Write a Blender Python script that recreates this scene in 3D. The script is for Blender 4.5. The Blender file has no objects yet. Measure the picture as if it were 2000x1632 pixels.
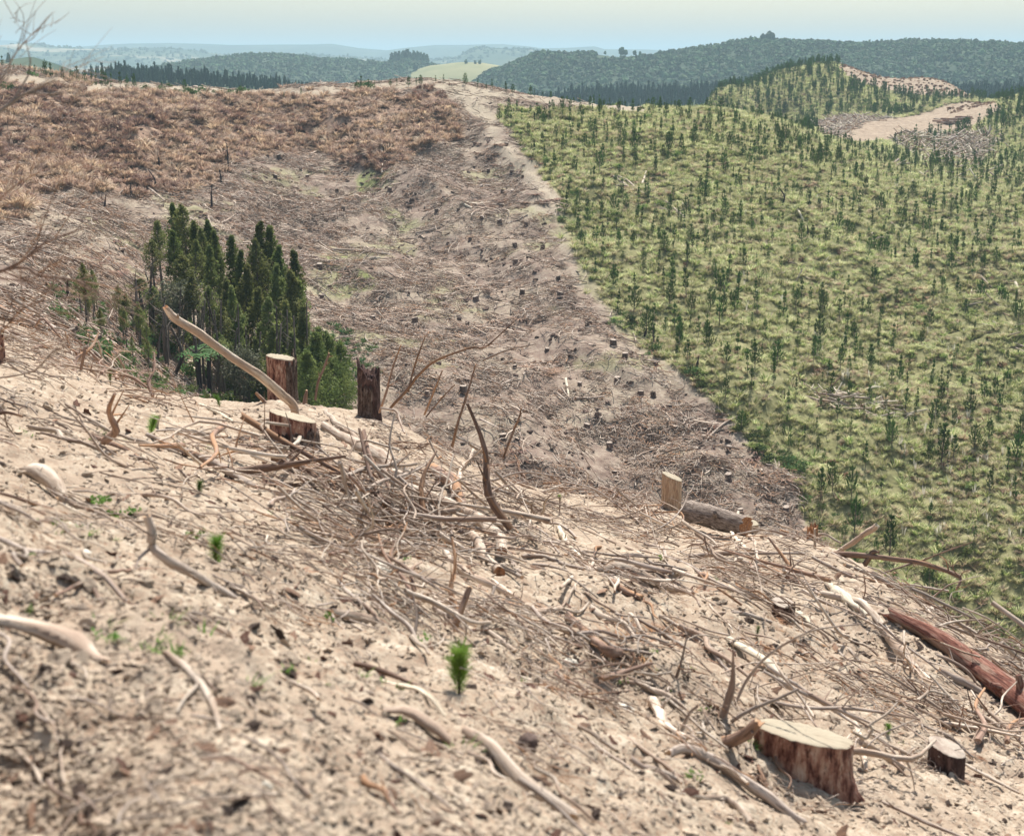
# Clear-felled hillside above a valley, young pine plantation opposite.
import bpy, math, random
import numpy as np
from mathutils import Vector, Matrix

R = math.radians
rng = np.random.default_rng(7)
random.seed(7)
scene = bpy.context.scene

# ------------------------------------------------------------------ camera
F = 2904.0                     # focal length in photo pixels (photo 2000 x 1632)
PITCH = R(13.66)
cam_d = bpy.data.cameras.new("camera")
cam_d.sensor_fit = 'HORIZONTAL'
cam_d.sensor_width = 69.5
cam_d.lens = 69.5 * F / 2000
cam_d.clip_start = 0.3
cam_d.clip_end = 30000
cam_d.dof.use_dof = True
cam_d.dof.focus_distance = 44
cam_d.dof.aperture_fstop = 6.8
cam = bpy.data.objects.new("camera", cam_d)
scene.collection.objects.link(cam)
cam.location = (0, 0, 0)
cam.rotation_euler = (math.pi/2 - PITCH, 0, 0)
scene.camera = cam

# ------------------------------------------------------------------ sky, sun, exposure
SUN_EL, SUN_AZ = R(56), R(14)        # azimuth from +Y towards +X
world = bpy.data.worlds.new("World")
scene.world = world
world.use_nodes = True
nt = world.node_tree
bg = nt.nodes['Background']
sky = nt.nodes.new('ShaderNodeTexSky')
sky.sky_type = 'NISHITA'
sky.sun_disc = False
sky.sun_elevation = SUN_EL
sky.sun_rotation = SUN_AZ
sky.altitude = 200
sky.air_density = 1.0
sky.dust_density = 2.5
sky.ozone_density = 1.0
tint = nt.nodes.new('ShaderNodeMix'); tint.data_type = 'RGBA'; tint.blend_type = 'MULTIPLY'
tint.inputs['Factor'].default_value = 1.0; tint.inputs[7].default_value = (1.05, 1.05, 0.97, 1)     # colour tint multiplied into the sky, paler and a little less blue
nt.links.new(sky.outputs[0], tint.inputs[6]); nt.links.new(tint.outputs[2], bg.inputs[0])
bg.inputs[1].default_value = 0.095
sun_d = bpy.data.lights.new("sun", 'SUN')
sun_d.energy = 4.9
sun_d.angle = R(0.5)
sun_d.color = (1.0, 0.965, 0.90)
sun = bpy.data.objects.new("sun", sun_d)
scene.collection.objects.link(sun)
sdir = Vector((math.sin(SUN_AZ)*math.cos(SUN_EL), math.cos(SUN_AZ)*math.cos(SUN_EL), math.sin(SUN_EL)))
sun.rotation_euler = sdir.to_track_quat('Z', 'Y').to_euler()
scene.view_settings.view_transform = 'Standard'
scene.view_settings.look = 'None'
scene.view_settings.exposure = 0.74
scene.view_settings.gamma = 1
scene.render.film_transparent = False
scene.cycles.max_bounces = 5
scene.cycles.diffuse_bounces = 2
scene.cycles.glossy_bounces = 1
scene.cycles.transmission_bounces = 2
scene.cycles.transparent_max_bounces = 4
scene.cycles.volume_bounces = 0

# ------------------------------------------------------------------ pixel geometry
CP, SP = math.cos(PITCH), math.sin(PITCH)

def ray(px, py):
    """photo pixel -> (u, s): x = u*y, z = s*y along the ray"""
    a = (np.asarray(px, float) - 1000)/F
    b = (816 - np.asarray(py, float))/F
    y = CP + b*SP
    return a/y, (-SP + b*CP)/y

def proj(x, y, z):
    dep = y*CP - z*SP
    return 1000 + F*x/dep, 816 - F*(y*SP + z*CP)/dep

def at(px, py, D):
    u, s = ray(px, py)
    return np.array([u*D, D, s*D])

# ------------------------------------------------------------------ value noise
def _hash(ix, iy, seed):
    n = (ix.astype(np.int64)*374761393 + iy.astype(np.int64)*668265263 + seed*974634777) & 0xffffffff
    n = ((n ^ (n >> 13))*1274126177) & 0xffffffff
    n = n ^ (n >> 16)
    return (n & 0xffff)/65535.0

def vn(x, y, seed=0):
    ix = np.floor(x); iy = np.floor(y)
    fx = x-ix; fy = y-iy
    fx = fx*fx*(3-2*fx); fy = fy*fy*(3-2*fy)
    a = _hash(ix, iy, seed); b = _hash(ix+1, iy, seed)
    c = _hash(ix, iy+1, seed); d = _hash(ix+1, iy+1, seed)
    return (a*(1-fx)+b*fx)*(1-fy) + (c*(1-fx)+d*fx)*fy - 0.5

def fbm(x, y, sc, octv=4, seed=0, gain=0.5):
    t = 0; amp = 1.0; x = np.asarray(x, float)/sc; y = np.asarray(y, float)/sc
    for o in range(octv):
        t = t + amp*vn(x+o*17.3, y-o*9.1, seed+o)
        x, y = (x*1.62+y*1.18), (y*1.62-x*1.18)
        amp *= gain
    return t

def sm(a, b, x):
    t = np.clip((x-a)/(b-a), 0, 1)
    return t*t*(3-2*t)

# ------------------------------------------------------------------ terrain: thin plate spline through surveyed points
ctrl = []   # (u, ln y, s, sigma)
def cp(px, py, D):
    u, s = ray(px, py); ctrl.append((float(u), math.log(D), float(s)))
def cw(px, D, z):
    ctrl.append((float((px-1000)/F), math.log(D), z/D))
def plane(u, D): return (-1.35 - .25*D - .5*u*D)
for u in (-.75, -.5, -.25, 0, .25, .5, .75):
    for D in (1.4, 3.0, 5.0):
        ctrl.append((u, math.log(D), plane(u, D)/D))
for p in [(0,1632,3.6),(0,1300,4.3),(200,1300,4.5),(600,1300,5.9),(1000,1300,8),(1400,1300,11.3),(1560,1530,8.6),(2000,1632,9.5),(2000,1450,13),
          (575,870,17),(550,790,24),(300,900,12),(0,950,8.5),(0,780,13),(200,800,16),(350,775,30),(1000,1000,21),(1310,1000,28),
          (0,700,19),(0,655,28),(0,615,44),(0,560,66),(0,450,100),(0,350,130),(0,250,160),(0,140,195),
          (-400,700,19),(-400,600,40),(-400,450,90),(-400,250,150),(-400,120,200),
          (150,735,24),(150,690,42),(150,630,62),(150,560,80),(150,450,108),
          (280,765,30),(480,795,31),(280,700,72),(350,715,76),(350,640,90),(350,560,107),(350,400,140),(350,280,165),
          (600,802,31),(700,812,31),(800,850,31),(900,903,31),(1000,950,30),(1100,972,31),(1300,1006,32),(1400,1056,31),(1400,1056,25),(1500,1060,28),(1500,1060,23),(1600,1084,26),(1600,1084,21.5),(1300,1012,27),
          (1720,1142,24.5),(1720,1144,20.5),(1850,1222,22),(1850,1222,19),(2000,1302,20),(2000,1302,17.5),(2200,1420,18),(2400,1550,17),(400,793,27),(550,800,27),(700,814,27.5),(850,872,28),
          (650,785,86),(780,830,90),(900,880,90),(1100,950,89),(1300,1000,88),(1500,1030,87),(1700,1110,86),(2000,1280,79),(2300,1440,75),
          (600,700,100),(600,560,124),(600,450,142),(600,300,176),
          (900,780,100),(900,640,116),(900,500,136),(900,380,157),(900,280,180),
          (1150,850,97),(1150,700,109),(1150,560,126),(1150,420,150),(1150,300,178),
          (1400,900,94),(1400,750,105),(1400,600,122),(1400,450,148),(1400,300,186),
          (1700,1000,92),(1700,800,105),(1700,600,130),(1700,450,162),(1700,330,205),
          (2000,1100,86),(2000,850,103),(2000,600,135),(2000,450,170),(2000,330,225),(2300,1100,86),(2300,700,122),(2300,400,190),
          (230,168,196),(400,176,200),(600,178,203),(750,168,205),(850,162,208),(920,170,208),(1000,183,210),(1100,196,214),(1200,208,218),(1300,213,224),
          (1400,216,232),(1500,232,242),(1600,262,258),(1750,290,262),(1900,300,268),(2050,290,275),(2300,240,290),
          (1620,250,310),(1750,266,290),(1900,262,300),(1700,242,350),(1850,240,345),(1780,228,372),(1880,205,390),(1960,190,400),(2100,175,405),(2400,165,410),
          (1450,172,420),(1530,140,440),(1600,126,452),(1650,126,458),(1700,150,480),(1755,163,500),(1800,153,520),(1850,172,535),(1400,190,395)]:
    cp(*p)
# the hidden valley between the near slope and the far one, and the country behind the ridges
for px, D, z in [(-400,55,-9),(350,50,-14.5),(480,52,-17),(600,55,-19),(800,55,-21.5),(1000,56,-23.5),(1300,56,-27),(1500,54,-29),(1700,50,-30),(2000,46,-31),(2300,44,-32),
                 (350,62,-15.8),(600,70,-20),(1000,72,-25.5),(1500,70,-30.5),(2000,62,-34),(2300,60,-36),
                 (1500,380,-22),(1350,330,-24),(1350,400,-22),(1550,350,-19),(1560,395,-14),(1200,300,-24),(1200,420,-40),
                 (900,300,-26),(500,300,-26),(0,300,-22),(-400,300,-22),(900,420,-46),(400,420,-46),(-200,420,-46),
                 (1700,620,-40),(1300,620,-60),(900,620,-62),(400,620,-62),(-200,620,-62),(2000,500,-30),(2300,560,-40),(2000,620,-45)]:
    cw(px, D, z)
C = np.array(ctrl)
KU = 4.0      # relative weight of the angular axis
P = np.stack([C[:,0]*KU, C[:,1]], 1)
def tpsk(d2): return np.where(d2 > 1e-12, d2*np.log(np.maximum(d2, 1e-12)), 0)
d2 = ((P[:,None]-P[None])**2).sum(-1)
n = len(P)
A = np.zeros((n+3, n+3)); A[:n,:n] = tpsk(d2) + np.eye(n)*0.0015
A[:n,n] = 1; A[:n,n+1:] = P; A[n,:n] = 1; A[n+1:,:n] = P.T
W = np.linalg.solve(A, np.concatenate([C[:,2], np.zeros(3)]))

NU, NR = 760, 1150
UMAX = 0.62
Y0, Y1 = 1.3, 640.0
ly = np.linspace(math.log(Y0), math.log(Y1), NR)
yy = np.exp(ly)
up = np.linspace(-UMAX, UMAX, NU)
X = up[None,:]*(yy[:,None]+4); Y = np.repeat(yy[:,None], NU, 1)
Q = np.stack([(X/Y*KU).ravel(), np.log(Y).ravel()], 1)
Sv = np.empty(len(Q))
for i in range(0, len(Q), 40000):
    q = Q[i:i+40000]
    dd = ((q[:,None]-P[None])**2).sum(-1)
    Sv[i:i+40000] = tpsk(dd)@W[:n] + W[n] + q@W[n+1:]
ZT = Sv.reshape(NR, NU)*Y

# which side of the hidden valley a point is on
far = sm(46, 60, Y)
# relief common to both: hummocks and gullies on the far slope, clods and humps near by
gul = -np.abs(fbm(X*1.0+Y*.35, Y*.45, 13, 3, 5))*2.6 + .5
ZB = ZT + far*sm(0, 40, 215-Y)*(gul + fbm(X, Y, 9, 3, 11)*1.3) + sm(215, 300, Y)*fbm(X, Y, 40, 3, 15)*3
ZB = ZB + (1-far)*(fbm(X, Y, 3.2, 3, 21)*.13*sm(2, 9, Y)*(1-.7*sm(12, 24, Y)))
# heaps and hollows under the slash on the near slope
for px, py, D, r_, h_ in [(840,900,22,1.2,.14),(900,965,19,1.0,.2),(955,1040,17,.9,.28),(1080,1045,19,1.1,.14),(1260,1135,16,.9,.3),(1180,1235,12.5,.8,.25),(1010,1130,14,.7,.22),(1480,1100,21,1.1,.10),(1620,1145,19,1.0,.10),(1740,1235,15.5,.8,.14),(1670,1200,16.5,.7,.14),(1350,1370,9.8,.6,.16),(1230,1385,9.2,.5,.2),(740,850,23,1.2,.08),(620,1180,8,.5,.12),(1420,1230,14,.9,.2),
        (930,1065,15.5,.45,-.3),(1255,1175,14.5,.4,-.35),(1215,1320,10.5,.35,-.28),(1330,1080,19,.5,-.3),(1450,1130,18.5,.45,-.3),(1720,1280,15,.35,-.25),(1200,1425,8.7,.28,-.25),(40,1185,4.9,.16,-.18),(350,1215,5.4,.22,-.12),(780,1090,13,.35,-.25),(200,985,8.5,.25,-.12),(1000,1400,8,.2,-.12),(1490,1560,8,.3,-.2)]:
    q_ = at(px, py, D); ZB = ZB + h_*np.exp(-(((X-q_[0])/r_)**2+((Y-D)/(r_*1.3))**2))
fine = fbm(X, Y, .55, 4, 31, .62)*.105 + np.maximum(fbm(X, Y, .16, 3, 37), 0)*.07
ZF = ZB + (1-far)*fine*sm(1.5, 5, Y) + far*(fbm(X, Y, 2.2, 4, 41, .62)*.5)*sm(0, 60, 420-Y)
H_BASE, H_FULL = ZB, ZF

def sample(H, x, y):
    x = np.asarray(x, float); y = np.clip(np.asarray(y, float), Y0, Y1-1e-3)
    r = (np.log(y)-ly[0])/(ly[1]-ly[0]); c = (x/(y+4)+UMAX)/(up[1]-up[0])
    c = np.clip(c, 0, NU-1.001); r = np.clip(r, 0, NR-1.001)
    i = r.astype(int); j = c.astype(int); fr = r-i; fc = c-j
    return (H[i,j]*(1-fc)+H[i,j+1]*fc)*(1-fr) + (H[i+1,j]*(1-fc)+H[i+1,j+1]*fc)*fr

def zat(x, y, H=None): return sample(H_FULL if H is None else H, x, y)

YS = np.exp(np.linspace(math.log(2.2), math.log(620), 1400))
def hit(px, py, dmin=2.2, H=None, dmax=620):
    """where the line of sight through a photo pixel first meets the ground"""
    px = np.atleast_1d(np.asarray(px, float)); py = np.atleast_1d(np.asarray(py, float))
    out = np.full((len(px), 3), np.nan)
    for k in range(0, len(px), 2000):
        u, s = ray(px[k:k+2000], py[k:k+2000])
        yv = YS[None,:]; xv = u[:,None]*yv
        d = s[:,None]*yv - sample(H_BASE if H is None else H, xv, np.broadcast_to(yv, xv.shape))
        below = (d <= 0) & (yv >= dmin) & (yv <= dmax)
        ok = below.any(1); j = below.argmax(1)
        D = YS[j]
        out[k:k+2000] = np.where(ok[:,None], np.stack([u*D, D, s*D], 1), np.nan)
    return out

def inpoly(px, py, poly):
    px = np.asarray(px); py = np.asarray(py); c = np.zeros(px.shape, bool)
    n = len(poly); j = n-1
    for i in range(n):
        xi, yi = poly[i]; xj, yj = poly[j]
        if yi != yj:
            c ^= ((yi > py) != (yj > py)) & (px < (xj-xi)*(py-yi)/(yj-yi)+xi)
        j = i
    return c

# ground cover regions, outlined once and then fixed to the ground they lie on
GREEN = [(968,205),(985,240),(1015,290),(1062,352),(1086,395),(1100,470),(1130,535),(1175,590),(1210,650),(1260,682),(1330,725),(1400,795),(1470,870),
         (1550,930),(1575,1010),(1620,1100),(1760,1180),(2000,1330),(2600,1600),(2600,100),(1990,180),(1960,205),(1920,236),(1900,258),(1880,262),(1800,270),(1700,280),(1600,272),(1570,235),(1400,207),(1290,205),(1180,208),(1120,222),(1060,215)]
BRACK = [(-700,60),(80,150),(140,140),(230,185),(850,172),(890,215),(900,270),(830,300),(760,345),(700,330),(600,290),(480,300),(440,350),(380,380),(250,395),(130,370),(0,420),(-700,420)]
PROJX, PROJY = proj(X, Y, ZB)
wob = fbm(X, Y, 7, 3, 51)*26
isf = (Y > 52)
near_ridge = Y < 300
z_green = (inpoly(PROJX+wob, PROJY+wob*.6, GREEN) & isf & (Y < 300)) | (Y > 300)
z_brack = inpoly(PROJX+wob*1.6, PROJY+wob, BRACK) & isf & near_ridge
pathd = np.full(X.shape, 1e9)
def distline(pts, px, py):
    d = np.full(px.shape, 1e9)
    for (x0,y0),(x1,y1) in zip(pts[:-1], pts[1:]):
        vx, vy = x1-x0, y1-y0
        t = np.clip(((px-x0)*vx+(py-y0)*vy)/(vx*vx+vy*vy), 0, 1)
        d = np.minimum(d, np.hypot(px-x0-t*vx, py-y0-t*vy))
    return d
TRACK = [(862,160),(905,190),(945,225),(965,262),(990,292),(1030,335),(1065,375),(1085,395),(1050,410)]
dtr = distline(TRACK, PROJX, PROJY)
z_track = sm(22, 2, dtr+fbm(X, Y, 4, 3, 57)*30)*isf*(Y < 300)
LINE = [(1085,395),(1112,500),(1175,590),(1210,650),(1300,712),(1400,800),(1480,880),(1560,935)]
dl = distline(LINE, PROJX, PROJY)
z_line = sm(14, 3, dl+fbm(X, Y, 4, 3, 58)*14)*isf*(Y < 300)
ridge_road = sm(10, 3, np.abs(PROJY-np.interp(PROJX, [-400,0,100,170,230,420,600,750,850,920,1000,1150,1280],[150,150,160,172,170,180,182,172,166,176,189,206,218])))*isf*(Y < 230)*(PROJX<1260)
landing = inpoly(PROJX, PROJY, [(1590,238),(1650,226),(1745,232),(1800,222),(1850,205),(1895,196),(1945,200),(1962,215),(1930,232),(1905,250),(1880,258),(1800,264),(1700,275),(1600,270)])*(Y>262)*(Y<410)
midbare = (inpoly(PROJX, PROJY, [(1622,100),(1655,100),(1700,130),(1760,150),(1800,140),(1870,150),(1900,195),(1800,188),(1770,204),(1740,190),(1690,168),(1650,150)]) & (Y > 420)).astype(float)
# ------------------------------------------------------------------ helpers
COL = scene.collection
def tag(o, label=None, cat=None, group=None, kind=None):
    if label: o['label'] = label
    if cat: o['category'] = cat
    if group: o['group'] = group
    if kind: o['kind'] = kind
    return o

def mesh_np(name, V, Fq, mats, midx=None, smooth=True):
    """V (n,3); Fq list of arrays (m,3) or (m,4)"""
    V = np.asarray(V, np.float32)
    Fl = [np.asarray(f, np.int32) for f in (Fq if isinstance(Fq, list) else [Fq]) if len(f)]
    me = bpy.data.meshes.new(name)
    me.vertices.add(len(V)); me.vertices.foreach_set('co', V.ravel())
    nl = sum(f.size for f in Fl); nf = sum(len(f) for f in Fl)
    me.loops.add(nl); me.polygons.add(nf)
    me.loops.foreach_set('vertex_index', np.concatenate([f.ravel() for f in Fl]))
    tot = np.concatenate([np.full(len(f), f.shape[1], np.int32) for f in Fl])
    st = np.concatenate([[0], np.cumsum(tot)[:-1]]).astype(np.int32)
    me.polygons.foreach_set('loop_start', st)
    for m in (mats if isinstance(mats, (list, tuple)) else [mats]): me.materials.append(m)
    if midx is not None: me.polygons.foreach_set('material_index', np.asarray(midx, np.int32))
    me.polygons.foreach_set('use_smooth', np.full(nf, smooth))
    me.update(calc_edges=True)
    return me

def add_obj(name, me, parent=None, loc=(0,0,0)):
    o = bpy.data.objects.new(name, me); COL.objects.link(o)
    o.location = loc
    if parent: o.parent = parent
    return o

def empty(name, loc, label=None, cat=None, group=None):
    o = bpy.data.objects.new(name, None); COL.objects.link(o)
    o.location = loc; o.empty_display_size = .2
    return tag(o, label, cat, group)

def set_tc(me, T):
    """texture position carried by the mesh: round the stick, along the stick"""
    a = me.attributes.new('tc', 'FLOAT_VECTOR', 'POINT'); a.data.foreach_set('vector', np.asarray(T, np.float32).ravel()); return me

class Geo:
    """collects pieces of geometry into one mesh"""
    def __init__(s): s.V = []; s.T = []; s.F3 = []; s.F4 = []; s.m3 = []; s.m4 = []; s.n = 0
    def add(s, V, F3=None, F4=None, m=0, T=None):
        V = np.asarray(V, float).reshape(-1, 3); s.V.append(V); s.T.append(V if T is None else T)
        if F3 is not None and len(F3): s.F3.append(np.asarray(F3)+s.n); s.m3 += [m]*len(F3)
        if F4 is not None and len(F4): s.F4.append(np.asarray(F4)+s.n); s.m4 += [m]*len(F4)
        s.n += len(V)
    def mesh(s, name, mats, smooth=True, off=(0,0,0)):
        V = np.concatenate(s.V) - np.asarray(off, float)
        fs = []
        if s.F3: fs.append(np.concatenate(s.F3))
        if s.F4: fs.append(np.concatenate(s.F4))
        me = mesh_np(name, V, fs, mats, s.m3+s.m4 if len(set(s.m3+s.m4)) > 1 else None, smooth)
        return set_tc(me, np.concatenate(s.T))

def smooth_path(pts, rad, n):
    """Catmull-Rom through points"""
    pts = np.asarray(pts, float); rad = np.asarray(rad, float)
    if len(pts) == 2:
        t = np.linspace(0, 1, n)[:,None]
        return pts[0]*(1-t)+pts[1]*t, rad[0]*(1-t[:,0])+rad[1]*t[:,0]
    E = np.vstack([2*pts[0]-pts[1], pts, 2*pts[-1]-pts[-2]])
    seg = np.linspace(0, len(pts)-1-1e-6, n); i = seg.astype(int); t = (seg-i)[:,None]
    p0, p1, p2, p3 = E[i], E[i+1], E[i+2], E[i+3]
    q = .5*((2*p1)+(-p0+p2)*t+(2*p0-5*p1+4*p2-p3)*t*t+(-p0+3*p1-3*p2+p3)*t**3)
    r = np.interp(seg, np.arange(len(rad)), rad)
    return q, r

def tube(g, pts, rad, sides=6, n=None, m=0, rough=0.0, seed=0, caps=True, capm=None, flat=1.0, raw=False):
    pts = np.asarray(pts, float)
    n = n or max(3, 3*(len(pts)-1)+1)
    if raw: q, r = pts, np.asarray(rad, float)
    else: q, r = smooth_path(pts, rad if np.ndim(rad) else [rad]*len(pts), n)
    n = len(q)
    if rough and n > 5:          # kinks and swellings, broken tapering ends
        rs = np.random.default_rng(seed+5); k_ = np.arange(n)
        w1 = np.interp(k_, np.linspace(0, n-1, max(4, n//3)), rs.normal(size=max(4, n//3)))
        q = q + (np.stack([np.interp(k_, np.linspace(0, n-1, max(4, n//3)), rs.normal(size=max(4, n//3))) for _ in range(3)], 1)*r[:,None]*rough*.8)*(np.minimum(k_, n-1-k_)[:,None] > 0)
        r = r*(1+w1*rough*.5)
    T = np.gradient(q, axis=0); T /= np.linalg.norm(T, axis=1)[:,None]+1e-9
    ref = np.array([0,0,1.0]) if abs(T[:,2]).mean() < .85 else np.array([0,1.0,0])
    B = np.cross(T, ref); B /= np.linalg.norm(B, axis=1)[:,None]+1e-9
    N = np.cross(B, T)
    a = np.linspace(0, 2*math.pi, sides, endpoint=False)
    rr = r[:,None]*np.ones(sides)
    if rough:
        rs = np.random.default_rng(seed+17)
        rr = rr*(1+rough*.5*(rs.random((n, sides))-.5) + rough*1.2*(rs.random((1, sides))-.5))
        for k_ in (0, -1):       # ragged ends
            T_off = rs.normal(size=(sides, 1))*rough*2.2
    V = q[:,None]+rr[:,:,None]*(np.cos(a)[None,:,None]*B[:,None]+np.sin(a)[None,:,None]*N[:,None]*flat)
    if rough and n > 5:
        V[0] -= T[0]*np.abs(rs.normal(size=(sides,1)))*r[0]*rough*3; V[-1] += T[-1]*np.abs(rs.normal(size=(sides,1)))*r[-1]*rough*3
    cl = np.concatenate([[0], np.cumsum(np.linalg.norm(np.diff(q, axis=0), axis=1))])
    TC = np.stack(np.broadcast_arrays(np.cos(a)[None]*r[:,None], np.sin(a)[None]*r[:,None], cl[:,None]*.16+seed*.37), -1).reshape(-1, 3)
    V = V.reshape(-1, 3)
    i = np.arange(n-1)[:,None]*sides; j = np.arange(sides)[None,:]; j2 = (j+1) % sides
    F4 = np.stack([i+j, i+j2, i+sides+j2, i+sides+j], -1).reshape(-1, 4)
    g.add(V, None, F4, m, TC)
    if caps:
        # cut ends as their own faces so that they can take another material
        for k in (0, n-1):
            ring = V[k*sides:(k+1)*sides]; c = q[k] + (T[k]*(.15 if k else -.15))*r[k]
            Vc = np.vstack([ring, c[None]])
            jj = np.arange(sides)
            Fc = np.stack([jj, (jj+1) % sides, np.full(sides, sides)], 1)
            if k == 0: Fc = Fc[:, ::-1]
            g.add(Vc, Fc, None, m if capm is None else capm)
    return q, r

# ------------------------------------------------------------------ materials
def newmat(name, rough=.9, spec=.2):
    m = bpy.data.materials.new(name); m.use_nodes = True
    t = m.node_tree; b = t.nodes['Principled BSDF']
    b.inputs['Roughness'].default_value = rough
    b.inputs['Specular IOR Level'].default_value = spec
    return m, t, b

def N(t, kind, **kw):
    nd = t.nodes.new(kind)
    for k, v in kw.items():
        if k in nd.inputs: nd.inputs[k].default_value = v
        else: setattr(nd, k, v)
    return nd

def noise(t, scale, detail=4, rough=.6, vec=None, dist=0):
    nd = N(t, 'ShaderNodeTexNoise', Scale=scale, Detail=detail, Roughness=rough, Distortion=dist)
    if vec is not None: t.links.new(vec, nd.inputs['Vector'])
    return nd.outputs['Fac']

def ramp(t, fac, stops):
    r = t.nodes.new('ShaderNodeValToRGB'); e = r.color_ramp.elements
    while len(e) < len(stops): e.new(.5)
    for k, (p, c) in enumerate(stops):
        e[k].position = p; e[k].color = (*c, 1)
    t.links.new(fac, r.inputs[0]); return r.outputs[0]

def mixc(t, fac, a, b, mode='MIX'):
    m = t.nodes.new('ShaderNodeMix'); m.data_type = 'RGBA'; m.blend_type = mode
    for s, v in ((m.inputs['Factor'], fac), (m.inputs[6], a), (m.inputs[7], b)):
        if hasattr(v, 'links') or hasattr(v, 'is_linked'): t.links.new(v, s)
        elif isinstance(v, (int, float)): s.default_value = v
        else: s.default_value = (*v, 1)
    return m.outputs[2]

def mathn(t, op, a, b=0.0, clamp=False):
    m = t.nodes.new('ShaderNodeMath'); m.operation = op; m.use_clamp = clamp
    for s, v in ((m.inputs[0], a), (m.inputs[1], b)):
        if isinstance(v, (int, float)): s.default_value = v
        else: t.links.new(v, s)
    return m.outputs[0]

def bump(t, b, h, strength=.5, dist=.05):
    n = N(t, 'ShaderNodeBump', Strength=strength, Distance=dist)
    t.links.new(h, n.inputs['Height']); t.links.new(n.outputs[0], b.inputs['Normal'])

def mapped(t, scale, src='Object', loc_rand=True):
    tc = t.nodes.new('ShaderNodeTexCoord'); mp = t.nodes.new('ShaderNodeMapping')
    t.links.new(tc.outputs[src], mp.inputs['Vector']); mp.inputs['Scale'].default_value = scale
    if loc_rand:
        oi = t.nodes.new('ShaderNodeObjectInfo'); m = mathn(t, 'MULTIPLY', oi.outputs['Random'], 37.0)
        cx = t.nodes.new('ShaderNodeCombineXYZ')
        for i in range(3): t.links.new(m, cx.inputs[i])
        t.links.new(cx.outputs[0], mp.inputs['Location'])
    return mp.outputs[0]

def wood_mat(name, stops, scale=(6, 6, 6), rnd=.25, detail=6, bmp=.5, bdist=.01, patch=None):
    """weathered wood or bark: streaks along the grain, dark cracks, patches where the bark is gone; each piece a little lighter or darker than the next"""
    m, t, b = newmat(name)
    at_ = N(t, 'ShaderNodeAttribute', attribute_name='tc'); mp = t.nodes.new('ShaderNodeMapping')
    oi = t.nodes.new('ShaderNodeObjectInfo')
    t.links.new(at_.outputs['Vector'], mp.inputs['Vector']); mp.inputs['Scale'].default_value = scale
    cx = t.nodes.new('ShaderNodeCombineXYZ'); mr = mathn(t, 'MULTIPLY', oi.outputs['Random'], 37.0)
    for i in range(3): t.links.new(mr, cx.inputs[i])
    t.links.new(cx.outputs[0], mp.inputs['Location'])
    v = mp.outputs[0]
    f = noise(t, 1.0, detail, .68, v, .3)
    c = ramp(t, f, stops)
    if patch:
        c = mixc(t, ramp(t, noise(t, .35, 4, .62, v), [(.50,(0,0,0)),(.56,(1,1,1))]), c, patch)
    crack = ramp(t, noise(t, 2.6, 3, .6, v), [(.30,(.32,.30,.30)),(.42,(1,1,1))])
    c = mixc(t, 1.0, c, crack, 'MULTIPLY')
    k = mathn(t, 'ADD', mathn(t, 'MULTIPLY', oi.outputs['Random'], rnd*2), 1-rnd)
    h = t.nodes.new('ShaderNodeHueSaturation'); t.links.new(k, h.inputs['Value']); t.links.new(c, h.inputs['Color'])
    t.links.new(h.outputs[0], b.inputs['Base Color'])
    bump(t, b, noise(t, 2.6, 4, .7, v), bmp, bdist)
    return m

def leaf_mat(name, c1, c2, trans=.25, rnd=.25, hue=.02, scale=3.0):
    m, t, b = newmat(name, .75, .15)
    v = mapped(t, (scale,)*3)
    c = ramp(t, noise(t, 1, 3, .6, v), [(.3, c1), (.7, c2)])
    oi = t.nodes.new('ShaderNodeObjectInfo')
    k = mathn(t, 'ADD', mathn(t, 'MULTIPLY', oi.outputs['Random'], rnd*2), 1-rnd)
    hh = mathn(t, 'ADD', mathn(t, 'MULTIPLY', oi.outputs['Random'], hue*2), .5-hue)
    h = t.nodes.new('ShaderNodeHueSaturation'); t.links.new(k, h.inputs['Value']); t.links.new(c, h.inputs['Color']); t.links.new(hh, h.inputs['Hue'])
    t.links.new(h.outputs[0], b.inputs['Base Color'])
    if trans:
        tr = t.nodes.new('ShaderNodeBsdfTranslucent'); t.links.new(h.outputs[0], tr.inputs[0])
        mx = t.nodes.new('ShaderNodeMixShader'); mx.inputs[0].default_value = trans
        out = t.nodes['Material Output']
        t.links.new(b.outputs[0], mx.inputs[1]); t.links.new(tr.outputs[0], mx.inputs[2]); t.links.new(mx.outputs[0], out.inputs[0])
    return m

M = {}
M['pale_wood'] = wood_mat('pale_weathered_wood', [(.25,(.18,.12,.09)),(.42,(.40,.31,.24)),(.62,(.60,.51,.42)),(.8,(.74,.67,.57))], (24,24,14), .22, 6, .7, .012, (.34,.25,.19))
M['grey_wood'] = wood_mat('grey_stick_bark', [(.25,(.15,.11,.09)),(.5,(.37,.30,.25)),(.75,(.58,.50,.43))], (30,30,18), .3, 6, .6, .01, (.24,.17,.13))
M['brown_wood'] = wood_mat('brown_stick_bark', [(.3,(.10,.06,.045)),(.55,(.25,.165,.125)),(.75,(.44,.34,.27))], (26,26,16), .3, 6, .7, .01, (.33,.19,.11))
M['red_bark'] = wood_mat('red_inner_bark', [(.34,(.07,.028,.024)),(.47,(.20,.078,.055)),(.58,(.34,.165,.12)),(.74,(.54,.40,.31))], (30,30,22), .1, 8, 1.0, .03, (.36,.24,.18))
M['dark_bark'] = wood_mat('dark_fissured_bark', [(.35,(.035,.022,.02)),(.5,(.13,.085,.065)),(.68,(.30,.235,.20)),(.85,(.5,.43,.38))], (22,22,8), .15, 6, 1.0, .03)
M['log_bark'] = wood_mat('fissured_log_bark', [(.35,(.09,.065,.05)),(.5,(.28,.22,.18)),(.68,(.48,.40,.34))], (34,34,60), .1, 6, 1.0, .03)
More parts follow.
